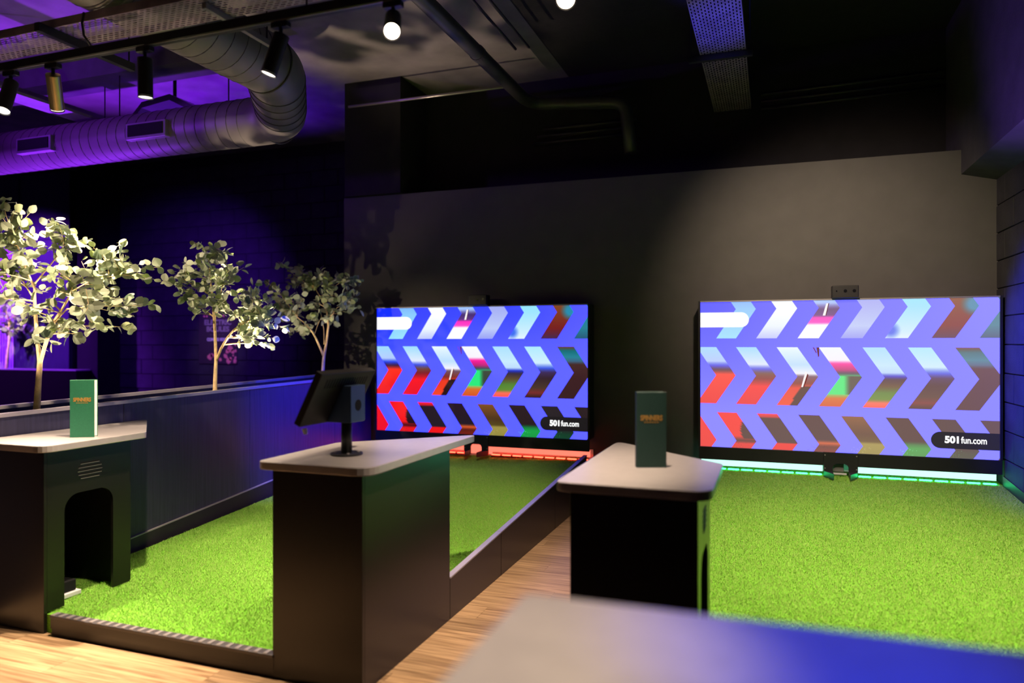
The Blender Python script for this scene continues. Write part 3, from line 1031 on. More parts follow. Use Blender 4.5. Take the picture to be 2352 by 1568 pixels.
def screen(name, x0, y, z0, w, h, wash, label, sensor, led, feet_ball):
    g = thing(name, (x0 + w / 2, y + 0.05, z0 - 0.2), label, 'LED screen', 'large LED screens on the charcoal wall')
    # cabinet
    box('frame', M['black_metal'], g, x0 - 0.018, x0 + w + 0.018, y + 0.012, WY - 0.001, z0 + 0.001, z0 + h + 0.012, 0.003)
    fr = box('bezel', M['black_metal'], g, x0 - 0.018, x0 - 0.001, y - 0.004, y + 0.0115, z0 + 0.001, z0 + h + 0.012)
    box('bezel', M['black_metal'], g, x0 + w + 0.001, x0 + w + 0.018, y - 0.004, y + 0.0115, z0 + 0.001, z0 + h + 0.012)
    box('bezel', M['cap'], g, x0 - 0.0005, x0 + w + 0.0005, y - 0.004, y + 0.0115, z0 + h + 0.001, z0 + h + 0.012)

    def wsh(c, dark=0.0):
        c = lin(c)
        return tuple(c[i] + wash * (0.14, 0.085, 0.075)[i] * (1 - c[i]) for i in range(3))

    # background grid with colour
    nx, ny = 24, 14
    vs, fs, cs = [], [], []

    def W3(u, v, k=0.0):
        return (x0 + u * w, y + 0.010 - k, z0 + (1 - v) * h)

    def bg(u, v):
        top = lerp3((15, 45, 255), (95, 95, 255), min(1, max(0, (u - 0.15) * 1.1)))
        low = lerp3((82, 92, 255), (100, 104, 255), u)
        c = lerp3(top, low, min(1, max(0, (v - 0.05) * 2.6)))
        if wash:
            c = lerp3(lerp3((96, 96, 255), (150, 145, 255), min(1, max(0, u * 1.15 - .1))), (146, 142, 255), min(1, v * 1.3))
        c = lin(c)
        return (c[0], c[1], c[2] * 2.6)

    for j in range(ny + 1):
        for i in range(nx + 1):
            u, v = i / nx, j / ny
            vs.append(W3(u, v))
            cs.append(bg(u, v))
    for j in range(ny):
        for i in range(nx):
            a = j * (nx + 1) + i
            fs.append((a, a + nx + 1, a + nx + 2, a + 1))

    def cmesh(nm, vs, fs, cs, parent, mt):
        me = bpy.data.meshes.new(nm)
        org = ORG[parent.name]
        me.from_pydata([tuple(Vector(p) - org) for p in vs], [], fs)
        at = me.attributes.new('Col', 'FLOAT_COLOR', 'POINT')
        at.data.foreach_set('color', [q for c in cs for q in (c[0], c[1], c[2], 1.0)])
        me.materials.append(mt)
        o = bpy.data.objects.new(nm, me)
        COL.objects.link(o)
        o.parent = parent
        ORG[o.name] = org
        return o

    SM = screen_mat('lit screen pixels', 1.0)
    disp = cmesh('display', vs, fs, cs, g, SM)

    def quadgrid(p, n, m_, colf, k):
        """p = four uv corners TL,TR,BR,BL; colour by colf(u, v)"""
        v2, f2, c2 = [], [], []
        for j in range(m_ + 1):
            for i in range(n + 1):
                a, b = i / n, j / m_
                u = (p[0][0] * (1 - a) + p[1][0] * a) * (1 - b) + (p[3][0] * (1 - a) + p[2][0] * a) * b
                v = (p[0][1] * (1 - a) + p[1][1] * a) * (1 - b) + (p[3][1] * (1 - a) + p[2][1] * a) * b
                v2.append([u, v])
                c2.append(colf(u, v))
        for j in range(m_):
            for i in range(n):
                a = j * (n + 1) + i
                f2.append((a, a + n + 1, a + n + 2, a + 1))
        return v2, f2, c2

    def chevron(u_top, v0, v1, v2, stops, extra=None):
        """arrow strip: straight top at v0 from u_top, apex at v1, foot at v2"""
        cw, sh = 0.0732, 0.0725
        V, Fc, C = [], [], []

        def col(u, v):
            c = grad(stops, (v - v0) / (v2 - v0))
            if extra:
                c = extra(u, v, c)
            return wsh(c)
        for (pa, pb) in (((u_top, v0), (u_top + sh, v1)), ((u_top + sh, v1), (u_top, v2))):
            # clip in v to the display
            a0 = max(0.0, pa[1])
            b0 = min(1.0, pb[1])
            if b0 <= a0:
                continue

            def ua(v):
                return pa[0] + (pb[0] - pa[0]) * (v - pa[1]) / (pb[1] - pa[1])
            p = [(ua(a0), a0), (ua(a0) + cw, a0), (ua(b0) + cw, b0), (ua(b0), b0)]
            q, f_, c_ = quadgrid(p, 12, 40, col, 0)
            k = len(V)
            V += q
            C += c_
            Fc += [[i + k for i in ff] for ff in f_]
        # clip in u
        V = [[min(1.0, max(0.0, a)), b] for a, b in V]
        Fc = [f_ for f_ in Fc if max(V[i][0] for i in f_) - min(V[i][0] for i in f_) > 1e-4]
        if Fc:
            cmesh('chevron_image', [W3(a, b, 0.0012) for a, b in V], Fc, C, disp, SM)

    def ex_teal(u, v, c):
        r_ = math.hypot((u - 0.925) * 1.78, v - 0.04)
        return lerp3((40, 140, 175), c, min(1, max(0, (r_ - .03) / .05)))

    def ex_blue(u, v, c):
        r_ = math.hypot((u - 0.665) * 1.78, v - 0.20)
        return lerp3((60, 110, 240), c, min(1, max(0, (r_ - .02) / .04)))

    def ex_red(u, v, c):
        r_ = math.hypot((u - 0.205) * 1.78, v - 0.87)
        return (36, 14, 16) if r_ < 0.10 and v < 0.935 else c

    def ex_orange(u, v, c):
        return (40, 18, 18) if (u - 0.318) * 1.78 > (0.70 - v) * 0.55 + 0.012 and v > 0.57 else c

    def ex_green(u, v, c):
        if 0.50 < v < 0.62:
            return lerp3((40, 235, 125), (60, 70, 60), min(1, max(0, (u - 0.512) / .02)))
        return c

    for k in range(7):
        chevron(-0.009 + 0.1468 * k + 0.0685, -0.15, 0.05, 0.25, ROW1[k], ex_teal if k == 5 else ex_blue if k == 4 else None)
    for k in range(7):
        chevron(-0.0141 + 0.1468 * k, 0.31, 0.505, 0.70, ROW2[k], ex_orange if k == 2 else ex_green if k == 3 else None)
    for k in range(8):
        chevron(-0.0848 + 0.1466 * k, 0.76, 0.952, 1.14, ROW3[k], ex_red if k == 1 else None)

    def poly(nm, pts, colr, k, parent=disp):
        return cmesh(nm, [W3(a, b, k) for a, b in pts], [list(range(len(pts)))[::-1]], [colr] * len(pts), parent, SM)

    def pill(ua, ub, va, vb, left):
        r_ = (vb - va) / 2
        ru = r_ * h / w
        pts = []
        if left:
            pts = [(ub, va)]
            for i in range(13):
                a = math.pi / 2 + math.pi * i / 12
                pts.append((ua + ru + ru * math.cos(a), (va + vb) / 2 - r_ * math.sin(a)))
            pts.append((ub, vb))
        else:
            pts = [(ua, vb)]
            for i in range(13):
                a = -math.pi / 2 + math.pi * i / 12
                pts.append((ub - ru + ru * math.cos(a), (va + vb) / 2 - r_ * math.sin(a)))
            pts.append((ua, va))
        return pts

    # small slanted rule strokes (the pen-like streak in the picture)
    poly('streak_image', [(0.452, 0.02), (0.459, 0.02), (0.449, 0.10), (0.440, 0.10)], (1, .95, .95), 0.0020)
    poly('streak_image', [(0.459, 0.02), (0.462, 0.02), (0.452, 0.10), (0.449, 0.10)], lin((90, 20, 30)), 0.0020)
    poly('streak_image', [(0.381, 0.47), (0.387, 0.485), (0.372, 0.575), (0.366, 0.575)], (1, .93, .93), 0.0020)
    poly('streak_image', [(0.387, 0.485), (0.391, 0.495), (0.375, 0.58), (0.372, 0.575)], lin((110, 30, 30)), 0.0020)
    poly('streak_image', [(0.405, 0.31), (0.410, 0.31), (0.420, 0.345), (0.417, 0.35)], lin((120, 60, 60)), 0.0020)
    poly('streak_image', [(0.418, 0.31), (0.428, 0.31), (0.428, 0.37), (0.424, 0.375)], lin((110, 50, 55)), 0.0020)
    poly('pill_image', pill(0.0, 0.180, 0.0713, 0.1732, False), (1.15, 1.15, 1.15), 0.0024)
    db = poly('pill_image', pill(0.792, 1.0, 0.838, 0.942, True), wsh((26, 22, 26)) if not wash else lin((40, 36, 42)), 0.0024)
    # sparkle dots along the bottom row
    q = random.Random(5)
    for base_u, colr in ((0.115, (120, 10, 10)), (0.40, (60, 10, 8)), (0.545, (190, 180, 110)), (0.69, (90, 220, 140)), (0.84, (60, 140, 100))):
        V, Fc, C = [], [], []
        for i in range(26):
            v = q.uniform(0.952, 0.995)
            u = base_u + q.uniform(0.0, 0.062) - (v - 0.952) * 0.36
            s_ = q.uniform(0.0008, 0.0022)
            k = len(V)
            V += [(u, v), (u + s_, v), (u + s_, v + s_ * 1.8), (u, v + s_ * 1.8)]
            Fc.append((k, k + 3, k + 2, k + 1))
            C += [wsh(colr)] * 4
        cmesh('sparkle_image', [W3(a, b, 0.0022) for a, b in V], Fc, C, disp, SM)
    white = emat('lit lettering', (1, 1, 1), 1.25)
    cx = (x0 + 0.899 * w)
    place_text('lettering', '501', 0.074, white, disp, frame_from((cx - 0.092, y + 0.010 - 0.0032, z0 + (1 - 0.888) * h), (1, 0, 0), (0, 0, 1)), 0.098, 0.0034)
    place_text('lettering', 'fun.com', 0.074, white, disp, frame_from((cx + 0.056, y + 0.010 - 0.0032, z0 + (1 - 0.888) * h), (1, 0, 0), (0, 0, 1)), 0.176, 0.0014)
    # lower skirt panel, glowing recess and chute
    zt, zb = z0 - 0.0005, z0 - 0.112
    zl = 0.345
    yf = y - 0.002
    mid = x0 + w / 2
    box('lower_panel', M['black_metal'], g, x0 - 0.012, mid - 0.1305, yf, yf + 0.02, zb, zt, 0.002)
    box('lower_panel', M['black_metal'], g, mid + 0.1305, x0 + w + 0.016, yf, yf + 0.02, zb, zt, 0.002)
    box('recess_back', M['white_plastic'], g, x0 - 0.012, x0 + w + 0.016, WY - 0.016, WY - 0.001, 0.33, zb - 0.001)
    led_c, gl_c, s1, s2 = led
    lm = emat('added led glow', gl_c, s1)  # LED light on the recess back put into an added emissive plate
    ls = emat('lit led segment', led_c, s2)
    if not feet_ball:
        box('glow_panel', lm, g, mid - 0.13, mid + 0.13, y + 0.10, y + 0.105, zl + 0.03, zb - 0.002)
    for xa, xb in ((x0, mid - 0.132), (mid + 0.132, x0 + w)):
        gs = box('glow_panel', lm, g, xa, xb, y + 0.10, y + 0.105, zl + 0.054, zb - 0.002)
        n_ = 9
        seg = MB().box(0, (xb - xa) / n_ - 0.02, 0, 0.012, 0, 0.010).build('led_segment', ls, g, 0.003, seg=1)
        seg.data.transform(Matrix.Translation(ORG[g.name]))
        locs = [Vector((xa + 0.01 + i * (xb - xa) / n_, y + 0.045, zl + 0.030)) - ORG[g.name] for i in range(n_)]
        seg.location = locs[0]
        copies(seg, locs[1:], g)
        box('led_rail', M['skirt'], g, xa, xb, y + 0.058, y + 0.099, zl + 0.008, zl + 0.029)
    # chute plate with arch, and its two splayed feet
    a0, a1 = mid - 0.06, mid + 0.06
    zt2 = 0.487
    arc = [(a0, zt2 - 0.03), (a0 + 0.01, zt2 - 0.01), (a0 + 0.03, zt2), (a1 - 0.03, zt2), (a1 - 0.01, zt2 - 0.01), (a1, zt2 - 0.03)]
    zf = float(turf_z(mid, y, 'R')) + 0.004
    poly_ = [(mid - 0.13, zf), (a0, zf)] + arc + [(a1, zf), (mid + 0.13, zf), (mid + 0.13, zt), (mid - 0.13, zt)]
    ch = MB().prism([(a, 0, b) for a, b in poly_], (0, yf - 0.012, 0), (0, yf + 0.004, 0)).build('chute_plate', M['black_metal'], g)
    for sx in (-1, 1):
        e0, e1 = mid + sx * 0.128, mid + sx * 0.062
        MB().prism([(e0, yf - 0.014, 0), (e1, yf - 0.014, 0), (e1, yf - 0.15, 0)], (0, 0, zf - 0.006), (0, 0, zf + 0.042)).build('chute_foot', M['black_metal'], ch)
    for bx__, bz__ in ((-0.12, 0.555), (0.12, 0.555), (-0.12, 0.445), (0.12, 0.445)):
        MB().tube([(mid + bx__, yf - 0.0125, bz__), (mid + bx__, yf - 0.0145, bz__)], 0.005, 8).build('screw', M['cap'], ch)
    if feet_ball:
        box('return_pad', M['grey_sensor'], g, a0 + 0.001, a1 - 0.03, yf + 0.03, yf + 0.06, zf + 0.03, zt2 - 0.004, 0.01)
        box('return_lip', M['white_plastic'], g, a0 + 0.001, a1 - 0.012, yf + 0.025, yf + 0.03, zf + 0.012, zf + 0.026)
    # sensor head on the top edge
    sx0, sx1 = sensor
    hd = box('sensor_box', M['grey_plastic'], g, sx0, sx1, y - 0.05, y + 0.06, z0 + h + 0.013, z0 + h + 0.118, 0.006)
    for k in range(3):
        xx = sx0 + (sx1 - sx0) * (0.17 + 0.33 * k)
        MB().tube([(xx, y - 0.0485, z0 + h + 0.072), (xx, y - 0.0535, z0 + h + 0.072)], 0.013 if k != 0 else 0.006, 14).build('camera_lens', M['glass'], hd)
    return g


screen('led_screen', -3.905, 6.62, 0.577, 2.270, 1.273, 0.0, 'lit LED screen of coloured chevrons above a red glowing slot', (-2.838, -2.646),
       ((1.0, 0.022, 0.010), (1.0, 0.17, 0.11), 1.6, 26.0), False)
screen('led_screen', -0.597, 6.567, 0.577, 2.270, 1.273, 1.0, 'lit LED screen of coloured chevrons above a green glowing slot', (0.469, 0.671),
       ((0.015, 1.0, 0.28), (0.50, 1.0, 0.80), 1.5, 28.0), True)


# ------------------------------------------------------------------ menus
def menu(base, ang, opening, cover, label):
    mroot = thing('menu_book', base, label, 'menu', 'tall green menus standing on the counters')
    B = Vector(base)
    wd, ht, th = 0.127, 0.318, 0.0035
    xd = Vector((math.cos(ang), math.sin(ang), 0))
    yd = Vector((-math.sin(ang), math.cos(ang), 0))
    sp_ = 0.018

    def slab_(p0, p1, t_, z0, z1):
        d = (p1 - p0).normalized()
        n_ = Vector((-d.y, d.x, 0))
        return MB().prism([p0, p1, p1 + n_ * t_, p0 + n_ * t_], (0, 0, z0), (0, 0, z1))
    a = B - xd * wd / 2
    b = B + xd * wd / 2
    fc = slab_(a, b, th, 0, ht).build('front_cover', M[cover], mroot, 0.0008, seg=1)
    s0 = a + yd * (th + 0.0003)
    slab_(s0 + xd * 0.0005, s0 + xd * 0.0045, sp_, 0, ht).build('spine', M[cover], mroot, 0.0008, seg=1)
    bd = (xd * math.cos(opening) + yd * math.sin(opening))
    b0 = s0 + yd * (sp_ + 0.0003)
    slab_(b0, b0 + bd * wd, th, 0, ht).build('back_cover', M[cover], mroot, 0.0008, seg=1)
    e0 = b0 - Vector((-bd.y, bd.x, 0)) * 0.0012 + bd * 0.004
    slab_(e0, e0 + bd * (wd - 0.007), 0.001, 0.003, ht - 0.003).build('endpaper', M['page'], mroot)
    p0 = s0 + xd * 0.006 + yd * 0.001
    slab_(p0, p0 + xd * (wd - 0.009), 0.006, 0.003, ht - 0.003).build('pages', M['page'], mroot)
    ctr = B - yd * 0.0006 + Vector((0, 0, ht * 0.655))
    place_text('lettering', 'SPINNERS', 0.030, M['gold_print'], fc, frame_from(ctr, xd, (0, 0, 1)), 0.092, 0.0009)
    for k in range(6):
        w0 = B + xd * (-0.030 + k * 0.0105)
        MB().prism([w0, w0 + xd * 0.0075, w0 + xd * 0.0075 + Vector((0, 0, 0.0035)), w0 + Vector((0, 0, 0.0035))], -yd * 0.0001 + Vector((0, 0, ht * 0.595)), -yd * 0.0006 + Vector((0, 0, ht * 0.595))).build('print_line', M['gold_print'], fc)


menu((-3.605, 2.945, ZT + 0.0005), R(28), R(14), 'green_cover', 'tall green menu standing on the counter beside the planter')
menu((-0.478, 3.052, ZT + 0.0005), R(20), R(14), 'green_shaded', 'tall shaded green menu standing on the counter by the green-lit lane')

# ------------------------------------------------------------------ touchscreen monitor on the centre counter
mo = thing('touchscreen_monitor', (-1.884, 2.92, ZT), 'black tilted touchscreen monitor on a pole, seen from behind', 'monitor')
MB().tube([(-1.884, 2.92, ZT + 0.0005), (-1.884, 2.92, ZT + 0.010)], 0.075, 28).build('base_flange', M['black_metal'], mo, 0.002)
for k in range(4):
    a = R(40 + 90 * k)
    MB().tube([(-1.884 + .055 * math.cos(a), 2.92 + .055 * math.sin(a), ZT + 0.0102), (-1.884 + .055 * math.cos(a), 2.92 + .055 * math.sin(a), ZT + 0.014)], 0.007, 10).build('bolt', M['cap'], mo)
MB().tube([(-1.884, 2.92, ZT + 0.0102), (-1.884, 2.92, 1.125)], 0.025, 20).build('pole', M['black_metal'], mo, smooth=True)
hb = MB().prism([(-1.953, 0, 1.1265), (-1.822, 0, 1.1265), (-1.822, 0, 1.298), (-1.865, 0, 1.298)], (0, 2.860, 0), (0, 2.982, 0)).build('head_box', M['head'], mo, 0.002)
MB().tube([(-1.8235, 2.921, 1.205), (-1.8205, 2.921, 1.205)], 0.026, 24).build('cable_hole', M['laminate_in'], hb)
# tilted panel: back surface from top (x -1.81, z 1.385) to bottom (x -2.02, z 1.115)
top_ = Vector((-1.836, 0, 1.360))
bot_ = Vector((-1.9555, 0, 1.124))
sd = (bot_ - top_).normalized()
nrm = Vector((sd.z, 0, -sd.x))
if nrm.x > 0:
    nrm = -nrm       # towards the lane (screen side)
y0_, y1_ = 2.655, 3.105
th_ = 0.034
MB().prism([(top_.x, 0, top_.z), (bot_.x, 0, bot_.z), (bot_.x + nrm.x * th_, 0, bot_.z + nrm.z * th_), (top_.x + nrm.x * th_, 0, top_.z + nrm.z * th_)], (0, y0_, 0), (0, y1_, 0)).build('housing', M['black_plastic'], mo, 0.004)
q0 = top_ + nrm * (th_ + 0.0003) + sd * 0.012
q1 = bot_ + nrm * (th_ + 0.0003) - sd * 0.012
MB().prism([tuple(q0), tuple(q1), tuple(q1 + nrm * 0.002), tuple(q0 + nrm * 0.002)], (0, y0_ + 0.012, 0), (0, y1_ - 0.012, 0)).build('screen_glass', M['glass'], mo)
slot = MB()
for k in range(17):
    yy = y0_ + 0.06 + k * 0.0205
    s0 = top_ + sd * 0.030 - nrm * 0.0008
    s1 = top_ + sd * 0.075 - nrm * 0.0008
    MB().prism([(s0.x, yy, s0.z), (s1.x, yy, s1.z), (s1.x, yy + 0.008, s1.z), (s0.x, yy + 0.008, s0.z)], tuple(nrm * 0.0), tuple(nrm * 0.0012)).build('vent_slot', M['laminate_in'], mo)
MB().tube([(-1.975, 2.72, 1.112), (-1.968, 2.72, 1.086)], [0.012, 0.009], 12).build('card_reader_stub', M['white_plastic'], mo)


# ------------------------------------------------------------------ ceiling services
TRZ, TRY = 3.0, 2.80
tk = thing('lighting_track', (-2, TRY, TRZ), 'long black lighting track hung across the room', 'lighting track')
box('rail', M['black_metal'], tk, -6.5, 1.4, TRY - 0.022, TRY + 0.022, TRZ, TRZ + 0.045, 0.003)
box('conductor', M['bright_pipe'], tk, -6.5, 1.4, TRY - 0.018, TRY - 0.012, TRZ - 0.004, TRZ - 0.0005)
for x in (-4.55, -2.02, 0.6):
    MB().tube([(x, TRY, TRZ + 0.0455), (x, TRY, CZ)], 0.005, 8).build('hanger_rod', M['black_metal'], tk)


def track_light(x, aim, body, label, energy, ang=48, lit='lens_side', length=0.19):
    piv = Vector((x, TRY, TRZ - 0.075))
    t = thing('track_spotlight', (x, TRY, TRZ), label, 'spotlight', 'cylinder spotlights on the lighting track')
    box('adapter', M['black_metal'], t, x - 0.045, x + 0.045, TRY - 0.018, TRY + 0.018, TRZ - 0.030, TRZ - 0.0045, 0.003)
    MB().tube([(x, TRY, TRZ - 0.030), piv], 0.009, 10).build('stem', M['black_metal'], t)
    d = (Vector(aim) - piv).normalized()
    a = piv - d * 0.015
    b = piv + d * (length - 0.015)
    MB().tube([a, b], 0.036, 24).build('body', body, t, 0.003)
    MB().tube([b + d * 0.0003, b + d * 0.003], 0.032, 24).build('lens', M[lit], t)
    MB().tube([b + d * 0.0001, b + d * 0.008], [0.0362, 0.0365], 24, cap=False).build('lens_ring', M['black_metal'], t)
    spot('spot_beam', b + d * 0.012, aim, energy, WARM, ang, 0.7, 0.03, t)


track_light(-3.962, (-3.5, 1.7, 0.0), M['black_metal'], 'leftmost black spotlight on the lighting track, tilted left', 900, 66)
track_light(-3.639, (-4.22, 3.45, 1.75), M['gold'], 'gold-lit cylinder spotlight on the track, turned away', 420, 60)
track_light(-2.994, (-3.10, 2.95, 0.1), M['black_metal'], 'black cylinder spotlight pointing straight down above the arched counter', 560, 72)
track_light(-2.164, (-3.10, 2.45, 0.0), M['black_metal'], 'black cylinder spotlight in front of the bent duct', 250, 60)
track_light(-1.569, (-0.75, 1.2, 1.40), M['black_metal'], 'glaring spotlight on the track aimed at the camera, near the leaf shadows', 25, 90, 'lens')
track_light(-0.785, (-0.30, 1.2, 1.62), M['black_metal'], 'rightmost glaring spotlight on the track', 40, 80, 'lens')


# perforated cable trays
def perforated(name, axis, a0, a1, b0, b1, z, pitch_a, pitch_b, slot_a, slot_b, stagger, parent):
    """flat sheet in x-y at height z with rows of slots left open; axis 'x' runs the slots along x"""
    m = MB()
    nb = int((b1 - b0) / pitch_b)
    edge = ((b1 - b0) - nb * pitch_b) / 2

    def q(u0, u1, v0, v1):
        if u1 - u0 < 1e-5 or v1 - v0 < 1e-5:
            return
        if axis == 'x':
            m.add([(u0, v0, z), (u1, v0, z), (u1, v1, z), (u0, v1, z)], [(0, 1, 2, 3)])
        else:
            m.add([(v0, u0, z), (v0, u1, z), (v1, u1, z), (v1, u0, z)], [(0, 1, 2, 3)])
    q(a0, a1, b0, b0 + edge)
    q(a0, a1, b1 - edge, b1)
    for r_ in range(nb):
        v0 = b0 + edge + r_ * pitch_b
        s0 = v0 + (pitch_b - slot_b) / 2
        q(a0, a1, v0, s0)
        q(a0, a1, s0 + slot_b, v0 + pitch_b)
        u = a0
        off = (pitch_a / 2 if r_ % 2 else 0.0) if stagger else 0.0
        u_s = a0 + off + (pitch_a - slot_a) / 2
        while u_s + slot_a < a1:
            q(u, u_s, s0, s0 + slot_b)
            u = u_s + slot_a
            u_s += pitch_a
        q(u, a1, s0, s0 + slot_b)
    o = m.build(name, M['tray'], parent)
    return o


ta = thing('cable_tray', (-4, 2.88, 3.17), 'wide perforated cable tray hung above the lighting track', 'cable tray', 'perforated cable trays')
perforated('tray_bed', 'x', -7.0, 0.5, 2.765, 2.99, 3.17, 0.042, 0.0185, 0.026, 0.008, True, ta)
for yy in (2.765, 2.99):
    box('side_flange', M['tray'], ta, -7.0, 0.5, yy - 0.0012, yy + 0.0012, 3.1702, 3.215)
box('tray_support', M['black_metal'], ta, -3.62, -3.585, 2.68, 3.28, 3.120, 3.165)
box('tray_support', M['steel'], ta, -2.63, -2.605, 2.80, 3.30, 3.135, 3.165)
MB().tube([(-3.6, 3.25, 3.165), (-3.6, 3.25, CZ)], 0.005, 8).build('hanger_rod', M['black_metal'], ta)
MB().tube([(-2.62, 3.27, 3.165), (-2.62, 3.27, CZ)], 0.005, 8).build('hanger_rod', M['black_metal'], ta)
cb = thing('hanging_cable', (-3.25, 2.76, 3.2), 'thin black cable drooping from the perforated tray to the track', 'cable')
MB().tube([(-3.36, 2.755, 3.21), (-3.36, 2.745, 3.15), (-3.355, 2.75, 3.09), (-3.345, 2.78, 3.048)], 0.006, 8).build('sheath', M['black_plastic'], cb, smooth=True)

tb = thing('cable_tray', (-0.36, 5.5, 3.75), 'blue-lit perforated cable tray running towards the charcoal wall', 'cable tray', 'perforated cable trays')
perforated('tray_bed', 'y', 2.0, 7.3, -0.53, -0.19, 3.75, 0.052, 0.0225, 0.030, 0.009, True, tb)
for xx in (-0.53, -0.19):
    box('side_flange', M['tray'], tb, xx - 0.0012, xx + 0.0012, 2.0, 7.3, 3.7502, 3.80)
box('tray_support', M['black_metal'], tb, -0.62, -0.14, 5.80, 5.84, 3.70, 3.745)
for xx in (-0.6, -0.16):
    MB().tube([(xx, 5.82, 3.745), (xx, 5.82, CZ)], 0.005, 8).build('hanger_rod', M['black_metal'], tb)

# spiral duct
DZ, DR = 3.45, 0.205
du = thing('spiral_duct', (-4.5, 5.2, DZ), 'large spiral ventilation duct bending across the ceiling', 'duct')
P1 = Vector((-4.02, 5.22, DZ))
P2 = Vector((-3.30, 4.20, DZ - 0.02))


def bend(path, pts, n=6):
    a, b, c = pts
    for j in range(n + 1):
        t = j / n
        path.append(a * (1 - t) ** 2 + b * 2 * t * (1 - t) + c * t * t)


dirx = Vector((1, 0, 0))
dg = (P2 - P1).normalized()
path = [Vector((-9.5, 5.22, DZ))]
bend(path, (P1 - dirx * 0.22, P1, P1 + dg * 0.22))
bend(path, (P2 - dg * 0.16, P2, P2 + Vector((0, -0.16, 0))))
path.append(Vector((-3.30, 0.2, DZ - 0.02)))
MB().tube(path, DR, 40).build('pipe_shell', M['duct'], du, smooth=True)


def helix(p0, d, length, pitch, r_, phase=0.0):
    d = d.normalized()
    s = d.cross(Vector((0, 0, 1))).normalized()
    u = s.cross(d)
    n = int(length / pitch * 22)
    return [p0 + d * (length * i / n) + (s * math.cos(2 * math.pi * i / 22 + phase) + u * math.sin(2 * math.pi * i / 22 + phase)) * r_ for i in range(n + 1)]


MB().tube(helix(Vector((-9.4, 5.22, DZ)), dirx, 5.1, 0.115, DR + 0.001), 0.0035, 5).build('spiral_seam', M['seam'], du)
MB().tube(helix(Vector((-3.30, 3.98, DZ - 0.02)), Vector((0, -1, 0)), 3.6, 0.115, DR + 0.001), 0.0035, 5).build('spiral_seam', M['seam'], du)
# joint rings on the elbows


def ring(p, d, r_, th, m_, nm='joint_ring'):
    d = d.normalized()
    s = d.cross(Vector((0, 0, 1))).normalized()
    u = s.cross(d)
    pts = [p + (s * math.cos(2 * math.pi * i / 40) + u * math.sin(2 * math.pi * i / 40)) * r_ for i in range(41)]
    MB().tube(pts, th, 6).build(nm, m_, du)


for t in (0.28, 0.42, 0.56, 0.70, 0.84):
    ring(P1.lerp(P2, t), dg, DR + 0.002, 0.005, M['seam'])
ring(P1 + Vector((-0.06, 0, 0)), (dirx + dg * 0.35), DR + 0.004, 0.006, M['seam'])
ring(P2 + Vector((0, -0.10, 0)), Vector((0, -1, 0)) + dg * 0.2, DR + 0.004, 0.006, M['seam'])
for x in (-6.75, -5.33):
    gr = box('grille', M['steel'], du, x - 0.235, x + 0.235, 4.985, 5.06, DZ - 0.105, DZ + 0.045, 0.006)
    box('grille_core', M['laminate_in'], gr, x - 0.205, x + 0.205, 4.978, 4.984, DZ - 0.080, DZ + 0.025)
# strap hangers
for x in (-7.6, -5.9, -4.6):
    MB().tube([(x, 5.22, DZ + DR), (x, 5.22, CZ)], 0.006, 8).build('hanger_rod', M['black_metal'], du)

# steel box beam and bent tray above the duct on the left
sb = thing('steel_channel', (-6.3, 5.0, 3.7), 'violet-lit steel channel above the duct on the left', 'channel')
MB().prism([(-6.42, 0, 3.66), (-6.18, 0, 3.66), (-6.18, 0, 3.685), (-6.395, 0, 3.685), (-6.395, 0, 3.80), (-6.42, 0, 3.80)], (0, 3.6, 0), (0, 5.5, 0)).build('channel_profile', M['steel'], sb)
for yy in (4.2, 5.4):
    MB().tube([(-6.3, yy, 3.686), (-6.3, yy, CZ)], 0.006, 8).build('hanger_rod', M['black_metal'], sb)
bt = thing('bent_duct_tray', (-5.8, 5.75, 3.8), 'dark humped tray bridging over the spiral duct', 'cable tray')
pth = [(-6.25, 3.62), (-5.98, 3.86), (-5.62, 3.90), (-5.30, 3.74), (-5.0, 3.70)]
m = MB()
for (xa, za), (xb, zb_) in zip(pth[:-1], pth[1:]):
    m.prism([(xa, 0, za), (xb, 0, zb_), (xb, 0, zb_ + 0.06), (xa, 0, za + 0.06)], (0, 5.55, 0), (0, 5.85, 0))
m.build('tray_bed', M['pipe'], bt)
MB().tube([(-5.70, 5.7, 3.94), (-5.70, 5.7, CZ)], 0.018, 8).build('hanger_rod', M['black_metal'], bt)


# pipes
def pipe(name, path, r_, m_, label, cat='pipe', group=None):
    o = MB().tube(path, r_, 14).build(name, m_, None, smooth=True)
    return tag(o, label, cat, group)


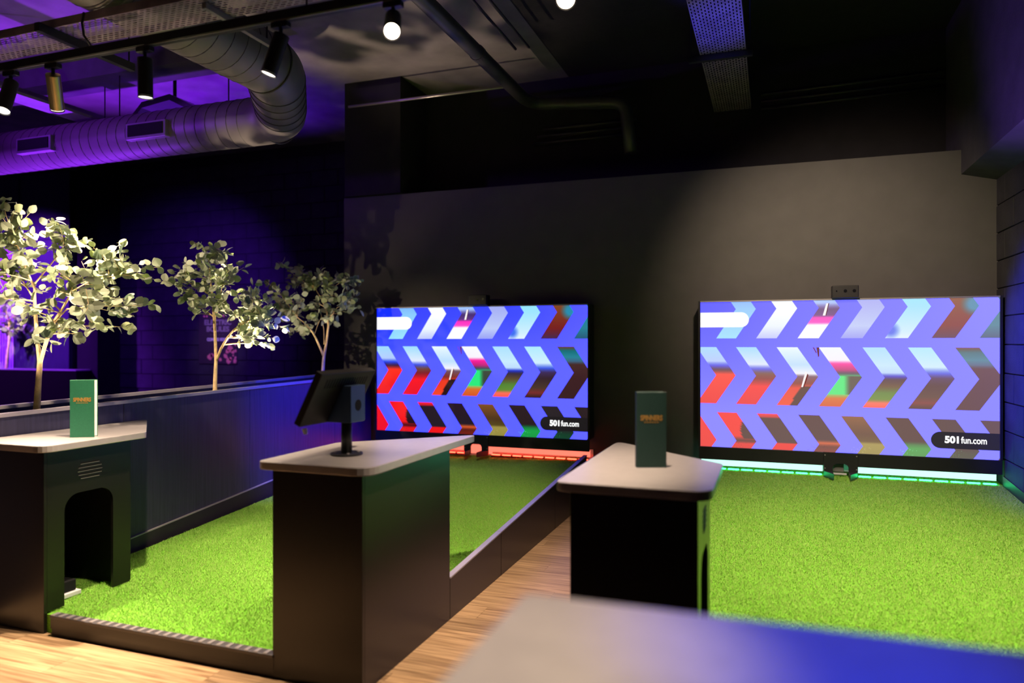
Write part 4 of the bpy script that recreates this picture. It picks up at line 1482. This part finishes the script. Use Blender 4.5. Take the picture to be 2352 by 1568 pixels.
pp = [Vector((-2.33, 0.5, 3.93)), Vector((-2.33, 6.7, 3.93))]
bend(pp, (Vector((-2.33, 6.72, 3.93)), Vector((-2.33, 7.02, 3.93)), Vector((-2.05, 7.02, 3.92))))
bend(pp, (Vector((-1.50, 7.02, 3.87)), Vector((-1.34, 7.02, 3.86)), Vector((-1.34, 7.02, 3.70))))
pp.append(Vector((-1.30, 7.02, 3.35)))
dp = thing('drain_pipe', (-2.33, 7.0, 3.9), 'dark drain pipe running along the ceiling and down behind the charcoal wall', 'pipe')
MB().tube(pp, 0.062, 18).build('pipe_run', M['pipe'], dp, smooth=True)
for p, d in ((Vector((-2.33, 5.6, 3.93)), 'y'), (Vector((-1.62, 7.02, 3.885)), 'x'), (Vector((-2.33, 4.2, 3.93)), 'y')):
    dd = Vector((0, 0.03, 0)) if d == 'y' else Vector((0.03, 0, -0.003))
    MB().tube([p - dd, p + dd], 0.068, 18).build('socket', M['pipe'], dp, smooth=False)

pipe('conduit_pipe', [(-4.2, 6.55, 3.98), (-2.40, 6.55, 3.98)], 0.014, M['bright_pipe'], 'bright thin steel conduit crossing below the ceiling before the drain pipe')
pipe('conduit_pipe', [(-2.10, 0.8, 4.05), (-2.10, 5.9, 4.05)], 0.012, M['pipe'], 'thin dark conduit closest to the drain pipe, running alongside it', group='dark conduits beside the drain pipe')
pipe('conduit_pipe', [(-1.98, 0.8, 4.05), (-1.98, 5.9, 4.05)], 0.012, M['pipe'], 'outer thin dark conduit alongside the drain pipe', group='dark conduits beside the drain pipe')
pos_ = ('upper', 'middle', 'lower')
for k, z in enumerate((3.76, 3.69, 3.62)):
    pipe('conduit_pipe', [(-2.30 - 0.06 * k, 7.333, z), (-1.30, 7.333, z + 0.01)], 0.016, M['pipe'], pos_[k] + ' of three short dark conduits under the drain pipe bend', group='conduits under the drain pipe')
for k, z in enumerate((3.88, 3.81, 3.74)):
    pipe('conduit_pipe', [(-0.10, 7.333, z), (1.45, 7.335, z + 0.03)], 0.014, M['pipe'], pos_[k] + ' of three long dark conduits right of the blue-lit tray', group='conduits on the upper wall')
pipe('conduit_pipe', [(-4.4, 4.55, 4.24), (-2.4, 4.55, 4.24)], 0.012, M['bright_pipe'], 'thin conduit fixed to the ceiling behind the glaring spotlight')
